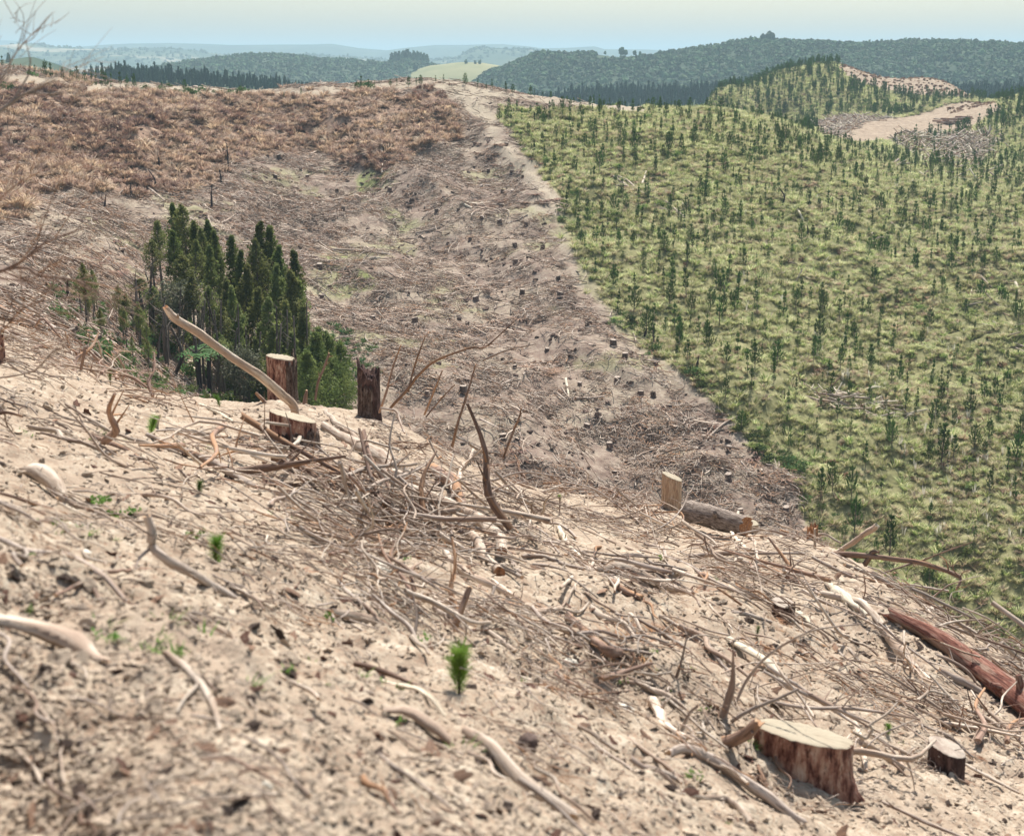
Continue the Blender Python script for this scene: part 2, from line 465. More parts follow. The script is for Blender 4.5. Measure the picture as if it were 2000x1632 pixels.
M['stump_wood'] = wood_mat('barkless_stump_side', [(.36,(.05,.02,.017)),(.45,(.17,.075,.055)),(.52,(.33,.17,.12)),(.60,(.47,.31,.23)),(.74,(.62,.53,.44))], (17,17,4.5), .1, 9, 1.0, .03)
M['tan_stump_wood'] = wood_mat('tan_stump_side', [(.3,(.18,.10,.06)),(.5,(.42,.28,.18)),(.7,(.60,.46,.33))], (24,24,3), .1, 7, .9, .02)
M['dark_stump_wood'] = wood_mat('old_dark_stump_side', [(.3,(.02,.012,.012)),(.5,(.09,.05,.042)),(.66,(.22,.14,.12)),(.85,(.42,.34,.30))], (16,16,5), .1, 7, 1.0, .03)
M['orange_rot'] = wood_mat('orange_rotten_wood', [(.3,(.08,.03,.015)),(.5,(.36,.17,.08)),(.7,(.52,.32,.18))], (26,26,26), .1)
M['plank'] = wood_mat('split_pale_wood', [(.30,(.38,.29,.20)),(.5,(.66,.57,.44)),(.75,(.80,.74,.63))], (40,40,10), .1, 7, .9, .015)
M['burnt'] = wood_mat('charred_stem', [(.3,(.015,.01,.012)),(.7,(.07,.05,.05))], (8,8,3), .2)
M['shell'] = wood_mat('far_stump_side', [(.35,(.07,.048,.04)),(.6,(.19,.13,.105)),(.8,(.34,.26,.21))], (6,6,2), .25)
M['trunk'] = wood_mat('tree_trunk_bark', [(.35,(.06,.045,.038)),(.6,(.20,.165,.14)),(.8,(.33,.28,.24))], (6,6,3), .3)
M['cone'] = wood_mat('pine_cone_scales', [(.4,(.06,.04,.03)),(.7,(.32,.26,.21))], (40,40,40), .15)
M['clod'] = wood_mat('crumbly_clod', [(.3,(.27,.19,.14)),(.55,(.46,.37,.28)),(.8,(.66,.58,.47))], (12,12,12), .28)
M['dark_clod'] = wood_mat('dark_brown_clod', [(.3,(.05,.03,.025)),(.7,(.17,.11,.085))], (6,6,6), .3)
M['rock'] = wood_mat('pale_stone', [(.3,(.42,.37,.30)),(.6,(.64,.59,.50)),(.8,(.76,.72,.64))], (7,7,7), .12)
M['dark_rock'] = wood_mat('dark_stone', [(.3,(.06,.04,.035)),(.7,(.17,.12,.10))], (9,9,9), .12)

# cut faces: rings round the pith
def cut_mat(name, c1, c2, c3):
    m, t, b = newmat(name)
    tc = t.nodes.new('ShaderNodeTexCoord')
    w = N(t, 'ShaderNodeTexWave', wave_type='RINGS', rings_direction='Z', Scale=34.0, Distortion=3.5, Detail=3.0)
    w.inputs['Detail Scale'].default_value = 1.5
    t.links.new(tc.outputs['Object'], w.inputs['Vector'])
    c = ramp(t, w.outputs['Fac'], [(.1, c1), (.8, c2)])
    c = mixc(t, ramp(t, noise(t, 7, 5, .65, tc.outputs['Object']), [(.45,(0,0,0)),(.68,(1,1,1))]), c, c3)
    t.links.new(c, b.inputs['Base Color'])
    bump(t, b, noise(t, 30, 4, .6, tc.outputs['Object']), .4, .01)
    return m
M['cut'] = cut_mat('sawn_stump_top', (.26,.215,.155), (.43,.375,.28), (.32,.26,.19))
M['cut_red'] = cut_mat('sawn_log_end', (.48,.30,.18), (.66,.48,.32), (.36,.17,.09))
M['cut_grey'] = cut_mat('weathered_stump_top', (.34,.28,.23), (.46,.39,.32), (.22,.15,.12))

M['needle'] = leaf_mat('pine_needles', (.030,.078,.018), (.090,.165,.036), .28, .3, .012, 2.0)
M['needle_bright'] = leaf_mat('seedling_needles', (.12,.23,.035), (.27,.41,.08), .35, .15, .01, 8)
M['needle_olive'] = leaf_mat('sapling_needles', (.05,.11,.02), (.12,.21,.04), .3, .25, .015, 4)
M['grove_dark'] = leaf_mat('podocarp_leaves', (.065,.095,.026), (.18,.205,.058), .4, .25, .02, .8)
M['grove_olive'] = leaf_mat('kanuka_leaves', (.10,.125,.036), (.25,.26,.09), .42, .25, .02, .8)
M['grove_bright'] = leaf_mat('young_totara_leaves', (.085,.125,.03), (.20,.235,.07), .3, .15, .01, .8)
M['grey_leaf'] = leaf_mat('grey_scrub_leaves', (.13,.15,.09), (.26,.26,.17), .2, .3, .02, 1.0)
M['fern'] = leaf_mat('fern_fronds', (.045,.11,.035), (.12,.22,.07), .3, .2, .02, 1)
M['grass_pale'] = leaf_mat('pale_grass_blades', (.42,.40,.19), (.70,.65,.41), .35, .25, .022, .5)
M['grass_green'] = leaf_mat('green_grass_blades', (.17,.225,.06), (.37,.41,.14), .3, .28, .025, .6)
M['grass_pink'] = leaf_mat('reddish_seeding_grass', (.40,.29,.19), (.58,.47,.34), .3, .25, .02, .6)
M['plume'] = leaf_mat('pampas_plumes', (.62,.56,.44), (.8,.76,.66), .3, .1, .01, 2)
M['scrub'] = leaf_mat('low_scrub_leaves', (.055,.095,.03), (.15,.20,.06), .25, .3, .03, 1)
M['scrub_brown'] = leaf_mat('dead_scrub_leaves', (.17,.085,.05), (.36,.21,.13), .2, .3, .015, 1)
M['dead_straw'] = leaf_mat('dead_grass_blades', (.38,.25,.175), (.72,.56,.41), .3, .25, .015, .6)
M['dead_dark'] = leaf_mat('dead_fern_fronds', (.17,.10,.075), (.42,.27,.20), .2, .3, .015, .8)
M['red_needles'] = leaf_mat('dead_pine_needles', (.27,.12,.06), (.45,.26,.15), .3, .2, .015, 3)
M['weed'] = leaf_mat('weed_leaves', (.09,.19,.035), (.20,.32,.08), .35, .15, .015, 3)
M['bush'] = leaf_mat('bush_leaves', (.026,.062,.026), (.105,.150,.055), .2, .45, .03, .12)
M['bush_pine'] = leaf_mat('plantation_needles', (.012,.040,.022), (.030,.072,.034), .15, .25, .01, .12)

# the ground of the hillsides
m, t, b = newmat('hillside_soil', 1.0, .1)
za = N(t, 'ShaderNodeAttribute', attribute_name='cover'); zb = N(t, 'ShaderNodeAttribute', attribute_name='cover2')
sa = t.nodes.new('ShaderNodeSeparateColor'); t.links.new(za.outputs['Color'], sa.inputs[0])
sb = t.nodes.new('ShaderNodeSeparateColor'); t.links.new(zb.outputs['Color'], sb.inputs[0])
tc = t.nodes.new('ShaderNodeTexCoord'); ob = tc.outputs['Object']
n_big = noise(t, .11, 5, .6, ob); n_mid = noise(t, .9, 6, .68, ob); n_f = noise(t, 5, 6, .7, ob); n_ff = noise(t, 38, 4, .75, ob)
cut = ramp(t, n_mid, [(.30,(.085,.055,.043)),(.44,(.215,.158,.122)),(.58,(.325,.26,.202)),(.75,(.45,.385,.30))])
cut = mixc(t, ramp(t, n_big, [(.48,(0,0,0)),(.62,(.7,.7,.7))]), cut, (.40,.34,.25))
cut = mixc(t, ramp(t, n_f, [(.35,(1,1,1)),(.55,(0,0,0))]), cut, (.20,.14,.115))
grn = ramp(t, n_mid, [(.3,(.10,.10,.045)),(.5,(.20,.19,.09)),(.7,(.32,.29,.16))])  # ground colour darkened to stand in for shade between the grass tufts
brk = ramp(t, n_mid, [(.3,(.10,.065,.048)),(.5,(.24,.16,.115)),(.7,(.40,.30,.21))])
near_c = ramp(t, n_f, [(.28,(.13,.085,.06)),(.42,(.30,.23,.17)),(.55,(.43,.35,.265)),(.72,(.57,.50,.40))])
near_c = mixc(t, ramp(t, n_ff, [(.36,(1,1,1)),(.5,(0,0,0))]), near_c, (.30,.20,.14))
near_c = mixc(t, ramp(t, noise(t, .8, 4, .6, ob), [(.52,(0,0,0)),(.66,(.8,.8,.8))]), near_c, (.37,.285,.215))
base = mixc(t, sa.outputs[2], cut, near_c)
base = mixc(t, sa.outputs[1], base, brk)
base = mixc(t, sa.outputs[0], base, grn)
dirt = ramp(t, n_f, [(.3,(.26,.21,.155)),(.7,(.42,.36,.275))])
base = mixc(t, sb.outputs[0], base, dirt)
moss = ramp(t, n_f, [(.35,(.17,.20,.065)),(.65,(.28,.32,.12))])
base = mixc(t, sb.outputs[1], base, moss)
orange = ramp(t, n_mid, [(.3,(.20,.145,.105)),(.7,(.38,.30,.22))])
base = mixc(t, sb.outputs[2], base, orange)
t.links.new(base, b.inputs['Base Color'])
hgt = mathn(t, 'ADD', mathn(t, 'MULTIPLY', n_ff, .35), n_f)
bump(t, b, hgt, .8, .06)
M['ground'] = m

i = np.arange(NR-1)[:,None]*NU; j = np.arange(NU-1)[None,:]
Fg = np.stack([i+j, i+j+1, i+NU+j+1, i+NU+j], -1).reshape(-1, 4)
gm = mesh_np('hillside', np.stack([X, Y, ZF], -1).reshape(-1, 3), [Fg], M['ground'])
nearness = 1-sm(26, 60, Y + fbm(X, Y, 6, 3, 61)*16)
gr = z_green.astype(float)*(1-landing)*(1-midbare)
br = z_brack.astype(float)*(1-gr)
trk = np.clip(z_track*.9+z_line*.45+ridge_road*.85, 0, 1)
mossm = .75*sm(.14, .30, fbm(X, Y, 9, 4, 71))*sm(.0, .2, fbm(X, Y, 2.0, 3, 73)+.05)*(np.exp(-((PROJX-720-(PROJY-450)*.12)/110)**2))*isf*(PROJY>300)*(PROJY<620)*(1-gr)
mossm = np.maximum(mossm, np.exp(-(((PROJX-655)/34)**2+((PROJY-508)/9)**2))*isf)
mossm = np.maximum(mossm, .3*sm(.16,.32,fbm(X, Y, 6, 4, 79))*isf*(1-gr)*(1-br)*(PROJY>330)*(PROJY<720))
def colattr(me, name, r, g, b_):
    a = me.color_attributes.new(name, 'FLOAT_COLOR', 'POINT')
    a.data.foreach_set('color', np.stack([r, g, b_, np.ones_like(r)], -1).astype(np.float32).ravel())
colattr(gm, 'cover', gr.ravel().astype(float), br.ravel().astype(float), nearness.ravel())
colattr(gm, 'cover2', np.clip(trk, 0, 1).ravel(), np.clip(mossm, 0, 1).ravel(), np.clip(landing+midbare, 0, 1).astype(float).ravel())
tag(add_obj('hillside', gm), kind='structure')
COVER = dict(gr=gr, br=br, trk=trk)

# a valley floor under everything, out to the horizon
def simple(name, stops, sc, rough=1):
    m, t, b = newmat(name, rough, .1)
    tc = t.nodes.new('ShaderNodeTexCoord')
    t.links.new(ramp(t, noise(t, sc, 5, .6, tc.outputs['Object']), stops), b.inputs['Base Color'])
    return m
M['farland'] = simple('far_country', [(.35,(.05,.075,.04)),(.5,(.11,.13,.07)),(.62,(.30,.29,.18))], .004)
M['farwood'] = simple('far_wooded_hill', [(.35,(.025,.045,.028)),(.55,(.05,.075,.042)),(.68,(.085,.11,.06))], .02)
M['farclear'] = simple('far_part_cleared_hill', [(.40,(.035,.06,.035)),(.54,(.09,.11,.06)),(.60,(.28,.24,.165)),(.7,(.38,.32,.23))], .0045)
M['bushfloor'] = simple('forest_floor', [(.3,(.03,.05,.03)),(.7,(.07,.09,.05))], .05)
M['pasture'] = simple('dry_pasture', [(.3,(.17,.18,.085)),(.6,(.27,.25,.13)),(.75,(.11,.14,.06))], .03)
gx = np.linspace(-9000, 9000, 90); gy = np.linspace(-400, 19000, 90)
GX, GY = np.meshgrid(gx, gy)
GZ = -95 + fbm(GX, GY, 900, 3, 81)*40
i = np.arange(89)[:,None]*90; j = np.arange(89)[None,:]
Fv = np.stack([i+j, i+j+1, i+91, i+90+j], -1).reshape(-1,4) if False else np.stack([i+j, i+j+1, i+90+j+1, i+90+j], -1).reshape(-1,4)
tag(add_obj('valley_floor', mesh_np('valley_floor', np.stack([GX,GY,GZ],-1).reshape(-1,3), [Fv], M['farland'])), kind='structure')

HILLS = {}
def hill(name, crest, D, W, base, mat, nu=240, nv=60, rough=8, rsc=90, seed=0, front=1.0):
    """a ridge across the view: crest given as directions and heights at distance D, W deep each side"""
    cx = np.array([c[0] for c in crest], float); cy = np.array([c[1] for c in crest], float)
    px = np.linspace(cx[0], cx[-1], nu)
    u, s = ray(px, np.interp(px, cx, cy))
    zc = s*D
    v = np.linspace(-1, 1, nv)
    U, Vv = np.meshgrid(u, v)
    x = U*D; y = D + Vv*W
    f = np.cos(np.clip(Vv, -1, 1)*math.pi/2)**np.where(Vv < 0, front, 1.3)
    nz = fbm(x, y, rsc, 4, seed) ; gl = -np.abs(fbm(x, y*.4, rsc*1.3, 3, seed+5))
    z = base + (zc[None]-base)*f + (nz*rough+gl*rough*2.0)*np.clip(np.abs(Vv)*2.2, 0.0, 1)
    i = np.arange(nv-1)[:,None]*nu; j = np.arange(nu-1)[None,:]
    Fh = np.stack([i+j, i+j+1, i+nu+j+1, i+nu+j], -1).reshape(-1,4)
    me = mesh_np(name, np.stack([x,y,z],-1).reshape(-1,3), [Fh], mat)
    o = tag(add_obj(name, me), kind='structure')
    HILLS[name] = (x, y, z)
    return o
hill('wooded_hill', [(860,215),(930,160),(960,141),(1000,128),(1050,104),(1100,108),(1160,106),(1200,112),(1290,108),(1340,101),(1400,93),(1440,84),(1480,79),(1530,83),(1600,84),(1660,90),(1700,88),(1780,82),(1860,85),(1930,88),(2000,93),(2200,98),(2500,90),(2900,110)], 1250, 520, -105, M['bushfloor'], 320, 90, 20, 130, 101, 1.15)
hill('low_wooded_hill', [(60,240),(200,190),(260,150),(330,128),(400,118),(480,108),(540,106),(600,114),(680,120),(760,126),(800,118),(850,128),(930,150),(1000,160),(1100,150),(1180,190),(1250,240)], 1500, 480, -110, M['bushfloor'], 300, 80, 12, 120, 113, 1.2)
hill('pasture_hill', [(740,160),(800,140),(840,128),(900,121),(940,122),(990,130),(1060,150)], 1420, 220, -90, M['pasture'], 80, 30, 3, 120, 121)
hill('distant_hill', [(-500,90),(-100,96),(0,91),(60,85),(90,92),(150,95),(220,96),(300,93),(360,97),(420,105),(520,112),(600,108),(700,112),(760,118),(850,117),(900,112),(920,98),(940,94),(980,98),(1040,98),(1080,104),(1180,112),(1300,125),(1450,135)], 3600, 1300, -120, M['farclear'], 260, 60, 26, 420, 131)
hill('distant_ridge', [(-500,98),(150,92),(200,88),(260,85),(330,84),(400,86),(460,89),(520,89),(600,88),(650,86),(700,94),(760,99),(800,93),(850,88),(900,88),(980,86),(1030,90),(1060,94),(1110,93),(1160,90),(1180,96),(1260,97),(1330,100),(1500,110)], 5400, 1200, -150, M['farwood'], 300, 40, 40, 800, 141)
hill('horizon_ridge', [(-600,78),(0,78),(40,80),(90,90),(300,96),(800,98),(1400,104),(3000,100)], 6900, 900, -150, M['farwood'], 200, 30, 30, 1200, 151)
hill('bare_hilltop', [(-200,150),(-60,125),(0,118),(60,110),(100,122),(140,138),(200,155),(280,170)], 900, 160, -70, M['farclear'], 60, 30, 5, 60, 161)
hill('plantation_rise', [(120,185),(200,150),(300,152),(400,160),(500,170),(600,182),(760,230)], 620, 150, -85, M['bushfloor'], 90, 40, 3, 60, 171)
hill('plantation_slope', [(950,255),(1050,205),(1150,188),(1300,186),(1450,186),(1600,190),(1800,190),(1950,182),(2150,180),(2500,190)], 760, 180, -95, M['bushfloor'], 120, 40, 3, 60, 181)
# ------------------------------------------------------------------ scatter of instances (only for what nobody could count)
def normals(x, y, e=.5, H=None):
    zx = (zat(x+e, y, H)-zat(x-e, y, H))/(2*e); zy = (zat(x, y+e, H)-zat(x, y-e, H))/(2*e)
    n = np.stack([-zx, -zy, np.ones_like(zx)], -1)
    return n/np.linalg.norm(n, axis=1)[:,None]

def euler_align(nrm, yaw):
    """euler angles whose Z axis is nrm and whose X axis heads along yaw"""
    h = np.stack([np.cos(yaw), np.sin(yaw), np.zeros_like(yaw)], -1)
    t = h - (h*nrm).sum(1)[:,None]*nrm; t /= np.linalg.norm(t, axis=1)[:,None]
    b = np.cross(nrm, t)
    rx = np.arctan2(b[:,2], nrm[:,2]); ry = np.arctan2(-t[:,2], np.hypot(b[:,2], nrm[:,2])); rz = np.arctan2(t[:,1], t[:,0])
    return np.stack([rx, ry, rz], -1)

def scatter(name, protos, pos, rot, scl, label, cat, kind='stuff'):
    """one object: a cloud of points carrying copies of a few small meshes"""
    col = bpy.data.collections.new(name+'_pieces')
    for k, me in enumerate(protos):
        po = bpy.data.objects.new(name+'_piece', me); col.objects.link(po)
    n = len(pos)
    me = bpy.data.meshes.new(name); me.vertices.add(n)
    me.vertices.foreach_set('co', np.asarray(pos, np.float32).ravel())
    a = me.attributes.new('rot', 'FLOAT_VECTOR', 'POINT'); a.data.foreach_set('vector', np.asarray(rot, np.float32).ravel())
    scl = np.asarray(scl, np.float32)
    if scl.ndim == 1: scl = np.repeat(scl[:,None], 3, 1)
    a = me.attributes.new('scl', 'FLOAT_VECTOR', 'POINT'); a.data.foreach_set('vector', scl.ravel())
    a = me.attributes.new('pick', 'INT', 'POINT'); a.data.foreach_set('value', rng.integers(0, len(protos), n).astype(np.int32))
    o = add_obj(name, me); tag(o, label, cat, kind=kind)
    g = bpy.data.node_groups.new(name, 'GeometryNodeTree')
    g.interface.new_socket('Geometry', in_out='INPUT', socket_type='NodeSocketGeometry')
    g.interface.new_socket('Geometry', in_out='OUTPUT', socket_type='NodeSocketGeometry')
    gi = g.nodes.new('NodeGroupInput'); go = g.nodes.new('NodeGroupOutput')
    ip = g.nodes.new('GeometryNodeInstanceOnPoints'); ci = g.nodes.new('GeometryNodeCollectionInfo')
    ci.inputs['Collection'].default_value = col; ci.inputs['Separate Children'].default_value = True; ci.inputs['Reset Children'].default_value = True
    ip.inputs['Pick Instance'].default_value = True
    def na(nm, ty):
        q = g.nodes.new('GeometryNodeInputNamedAttribute'); q.data_type = ty; q.inputs['Name'].default_value = nm
        return q.outputs['Attribute']
    L = g.links.new
    L(gi.outputs[0], ip.inputs['Points']); L(ci.outputs[0], ip.inputs['Instance'])
    L(na('rot', 'FLOAT_VECTOR'), ip.inputs['Rotation']); L(na('scl', 'FLOAT_VECTOR'), ip.inputs['Scale']); L(na('pick', 'INT'), ip.inputs['Instance Index'])
    L(ip.outputs[0], go.inputs[0])
    md = o.modifiers.new('scatter', 'NODES'); md.node_group = g
    return o

# ---- small meshes
def blades_mesh(name, mats, n=40, r=.35, h=.6, w=.02, lean=.8, seg=2, seed=0, droop=.5, mprob=None):
    rs = np.random.default_rng(seed); g = Geo()
    for k in range(n):
        a = rs.random()*6.283; rad = r*.35*math.sqrt(rs.random()); hh = h*(.55+.6*rs.random()); ln = r*lean*(.4+.9*rs.random())
        c, s = math.cos(a), math.sin(a)
        p0 = np.array([rad*c, rad*s, -.05]); pts = []
        for i in range(seg+1):
            t = i/seg
            pts.append(p0 + np.array([c*ln*t**1.4, s*ln*t**1.4, hh*(t - droop*t*t)]))
        side = np.array([-s, c, 0])*w*(.6+.8*rs.random())
        V = []
        for i in range(seg): V += [pts[i]-side*(1-i/seg*.6), pts[i]+side*(1-i/seg*.6)]
        V.append(pts[seg])
        F4 = [[2*i, 2*i+1, 2*i+3, 2*i+2] for i in range(seg-1)]
        mi = 0 if mprob is None else int(rs.random() < mprob)
        g.add(V, [[2*seg-2, 2*seg-1, 2*seg]], F4, mi)
    return g.mesh(name, mats, True)

def leafclump(g, c, R3, n, lw, rs, m=0, hollow=.0, ang=None):
    """n small leaf-sized quads spread through an ellipsoid"""
    d = rs.normal(size=(n, 3)); d /= np.linalg.norm(d, axis=1)[:,None]
    rad = (hollow+(1-hollow)*rs.random(n)**.6)[:,None]
    p = np.asarray(c) + d*rad*np.asarray(R3)
    a = rs.normal(size=(n, 3)); a /= np.linalg.norm(a, axis=1)[:,None]
    b = np.cross(a, rs.normal(size=(n, 3))); b /= np.linalg.norm(b, axis=1)[:,None]
    L = lw*(.6+.9*rs.random(n))[:,None]; Wd = L*.5
    V = np.stack([p-a*L, p+b*Wd, p+a*L, p-b*Wd], 1).reshape(-1, 3)
    F = np.arange(4*n).reshape(-1, 4)
    g.add(V, None, F, m)

def bush_mesh(name, mats, n=120, r=.5, h=.4, lw=.07, seed=0, clumps=5):
    rs = np.random.default_rng(seed); g = Geo()
    for k in range(clumps):
        a = rs.random()*6.28; q = r*.6*rs.random()
        leafclump(g, (q*math.cos(a), q*math.sin(a), h*(.3+.5*rs.random())), (r*.5, r*.5, h*.45), n//clumps, lw, rs, int(k % len(mats)))
    return g.mesh(name, mats, False)

def twigs_mesh(name, mats, n=14, spread=.5, ln=.6, r=.008, seed=0, aniso=.35, lift=.12, sides=3):
    rs = np.random.default_rng(seed); g = Geo()
    for k in range(n):
        a = rs.normal()*aniso if rs.random() < .65 else rs.random()*3.14
        L = ln*(.35+.9*rs.random()); c = np.array([rs.normal()*spread*.6, rs.normal()*spread*.5, lift*rs.random()])
        d = np.array([math.cos(a), math.sin(a), rs.normal()*.14])
        pr = np.array([-d[1], d[0], 0]); bend = rs.normal()*.1*L
        pts = [c-d*L/2, c-d*L*.15+pr*bend+[0,0,.03*rs.random()], c+d*L*.2+pr*bend*.8+[0,0,.04*rs.random()], c+d*L/2]
        rr = r*(.6+1.2*rs.random())
        tube(g, pts, [rr, rr*.95, rr*.75, rr*.35], sides, 5, int(rs.integers(0, len(mats))), caps=False)
    return g.mesh(name, mats, True)

def lump_mesh(name, mat, seed=0, flat=(1,.8,.55), jag=.3, sub=1):
    import bmesh
    bm = bmesh.new(); bmesh.ops.create_icosphere(bm, subdivisions=sub, radius=1)
    rs = np.random.default_rng(seed)
    for v in bm.verts:
        v.co *= 1+jag*(rs.random()-.5)*2
        v.co = Vector((v.co.x*flat[0], v.co.y*flat[1], v.co.z*flat[2]))
    me = bpy.data.meshes.new(name); bm.to_mesh(me); bm.free(); me.materials.append(mat)
    c_ = np.empty(len(me.vertices)*3); me.vertices.foreach_get('co', c_); return set_tc(me, c_)

# ---- where things may lie
def rand_ground(n, pxr, pyr, test, dmin=2.2, dmax=620, H=None):
    """random places on the ground inside a wedge of land, kept by test(px, py, p)"""
    px = rng.uniform(*pxr, n); py = rng.uniform(*pyr, n)
    p = hit(px, py, dmin, H, dmax)
    k = ~np.isnan(p[:,0])
    px, py, p = px[k], py[k], p[k]
    k = test(px, py, p)
    return px[k], py[k], p[k]

def world_pts(n, xr, yr):
    """evenly over the land itself"""
    x = rng.uniform(*xr, n); y = rng.uniform(*yr, n)
    return x, y
def cover(x, y):
    return [sample(COVER[k], x, y) for k in ('gr', 'br', 'trk')]
def in_view(x, y, mx=260, z=None):
    px, py = proj(x, y, zat(x, y) if z is None else z); return (px > -mx) & (px < 2000+mx) & (py < 1750)
def plc(x, y, dz=0, H=None): return np.stack([x, y, zat(x, y, H)+dz], -1)

# ---------- grass over the plantation slope
tufts = [blades_mesh('grass_tuft', [M['grass_pale'], M['grass_green']], 46, .62, .72, .026, .9, 3, k, .35, .3) for k in range(3)]
tufts += [blades_mesh('grass_tuft', [M['grass_pink'], M['grass_pale']], 46, .5, .62, .026, .9, 3, 8, .4, .3)]
tufts += [blades_mesh('grass_tuft', [M['grass_green'], M['grass_pale']], 40, .50, .62, .032, 1.0, 3, 9, .35, .3)]
x, y = world_pts(170000, (-25, 115), (62, 300)); g_, b_, t_ = cover(x, y)
k = (g_ > .5) & in_view(x, y) & (t_ < .35) & (y < 290) & (rng.random(len(x)) < .62+.35*sm(-.1, .2, fbm(x, y, 7, 3, 201))); x, y = x[k], y[k]
n_ = len(x)
scatter('grass_cover', tufts, plc(x, y), np.stack([rng.normal(0,.12,n_), rng.normal(0,.12,n_), rng.uniform(0,6.28,n_)], -1), (.28+.55*rng.random(n_)**1.6)*(1+y/300), 'pale green tussock grass over the replanted hillside', 'grass')
x, y = world_pts(60000, (-25, 115), (62, 300)); g_, b_, t_ = cover(x, y)
k = (g_ > .5) & in_view(x, y) & (y < 290) & (rng.random(len(x)) < .75*sm(.08, .26, fbm(x, y, 11, 4, 207))); x, y = x[k], y[k]; n_ = len(x)
scatter('reddish_grass_patches', [tufts[3], blades_mesh('dry_tuft', [M['dead_straw'], M['scrub_brown']], 40, .5, .55, .03, .9, 3, 12, .4, .3)], plc(x, y), np.stack([x*0, x*0, rng.uniform(0,6.28,n_)], -1), rng.uniform(.4,.95,n_), 'patches of reddish dry grass within the green plantation slope', 'grass')
# far part of the plantation land and the hill behind
x, y = world_pts(60000, (30, 190), (250, 470)); g_, b_, t_ = cover(x, y)
k = (g_ > .5) & in_view(x, y) & (t_ < .35); x, y = x[k], y[k]; n_ = len(x)
scatter('far_grass_cover', tufts, plc(x, y), np.stack([rng.normal(0,.12,n_), rng.normal(0,.12,n_), rng.uniform(0,6.28,n_)], -1), rng.uniform(.9,1.9,n_), 'tussock grass on the far knoll and the land before it', 'grass')
# low scrub among the grass, thicker along the boundary of the felled land
scr = [bush_mesh('scrub', [M['scrub'], M['grass_green']], 150, .7, .55, .085, s) for s in range(2)] + [bush_mesh('scrub', [M['scrub_brown'], M['scrub']], 110, .6, .35, .08, 5)]
x, y = world_pts(42000, (-25, 180), (62, 440)); g_, b_, t_ = cover(x, y)
k = (g_ > .5) & in_view(x, y) & (rng.random(len(x)) < .06+.30*sm(.02,.3,fbm(x, y, 6, 3, 210))); x, y = x[k], y[k]; n_ = len(x)
scatter('low_scrub', scr, plc(x, y), np.stack([rng.normal(0,.1,n_), rng.normal(0,.1,n_), rng.uniform(0,6.28,n_)], -1), rng.uniform(.5,1.25,n_), 'low green and brownish scrub between the young pines', 'scrub')
px_, py_, p = rand_ground(9000, (960, 1700), (215, 1100), lambda a, b2, p: (p[:,1] > 60) & (distline(LINE+[(1600,1020)], a-14, b2) < 20), 50)
x, y = p[:,0], p[:,1]; k = rng.random(len(x)) < .6*sm(-.1,.2,fbm(x, y, 5, 3, 77)); x, y = x[k], y[k]; n_ = len(x)
bsc = [bush_mesh('shrub', [M['scrub'], M['bush']], 150, .6, .55, .08, 31), blades_mesh('tuft', [M['grass_green']], 50, .5, .6, .03, 1.0, 3, 33)]
scatter('boundary_scrub', bsc, plc(x, y), np.stack([x*0, x*0, rng.uniform(0,6.28,n_)], -1), rng.uniform(.5,1.1,n_), 'band of greener scrub and grass along the boundary of the felled land', 'scrub')
# white seed plumes
pl = [blades_mesh('plume', [M['plume']], 7, .35, 1.1, .04, .7, 3, 61, .3)]
px_, py_, p = rand_ground(420, (1450, 2050), (330, 1050), lambda a, b2, p: (p[:,1] > 60) & (fbm(p[:,0], p[:,1], 14, 2, 333) > .12), 50)
n_ = len(p)
if n_: scatter('seed_plumes', pl, plc(p[:,0], p[:,1]), np.stack([p[:,0]*0, p[:,0]*0, rng.uniform(0,6.28,n_)], -1), rng.uniform(.5,.9,n_), 'whitish grass plumes standing in the plantation', 'grass')

# ---------- dead grass and fern on the upper left
dead = [blades_mesh('dead_tuft', [M['dead_straw'], M['dead_dark']], 60, .62, .95, .032, .9, 3, 70+k, .55, .25) for k in range(3)] 
deadd = [blades_mesh('dead_fern', [M['dead_dark'], M['dead_straw']], 60, .6, .85, .036, .9, 3, 80+k, .5, .2) for k in range(2)]
x, y = world_pts(60000, (-110, 30), (90, 215)); g_, b_, t_ = cover(x, y)
k0 = (b_ > .5) & in_view(x, y) & (t_ < .5) & (rng.random(len(x)) < .35+.5*sm(-.25,.1,fbm(x, y, 5, 3, 227))); x0_, y0_ = x[k0], y[k0]
nz_ = fbm(x0_, y0_, 11, 4, 221) + .35*sm(.0, 1, 1-np.abs(x0_-(-20))/40)*0
for nm, pr, kk, lb in (('dead_grass', dead, nz_ < .2, 'straw coloured dead grass and fern on the upper slope'), ('dead_fern_cover', deadd, nz_ >= .14, 'dark reddish brown dead fern patches on the upper slope')):
    x, y = x0_[kk], y0_[kk]; n_ = len(x)
    scatter(nm, pr, plc(x, y), np.stack([rng.normal(0,.25,n_), rng.normal(0,.25,n_), rng.uniform(0,6.28,n_)], -1), (.5+1.3*rng.random(n_)**1.8), lb, 'dead grass')

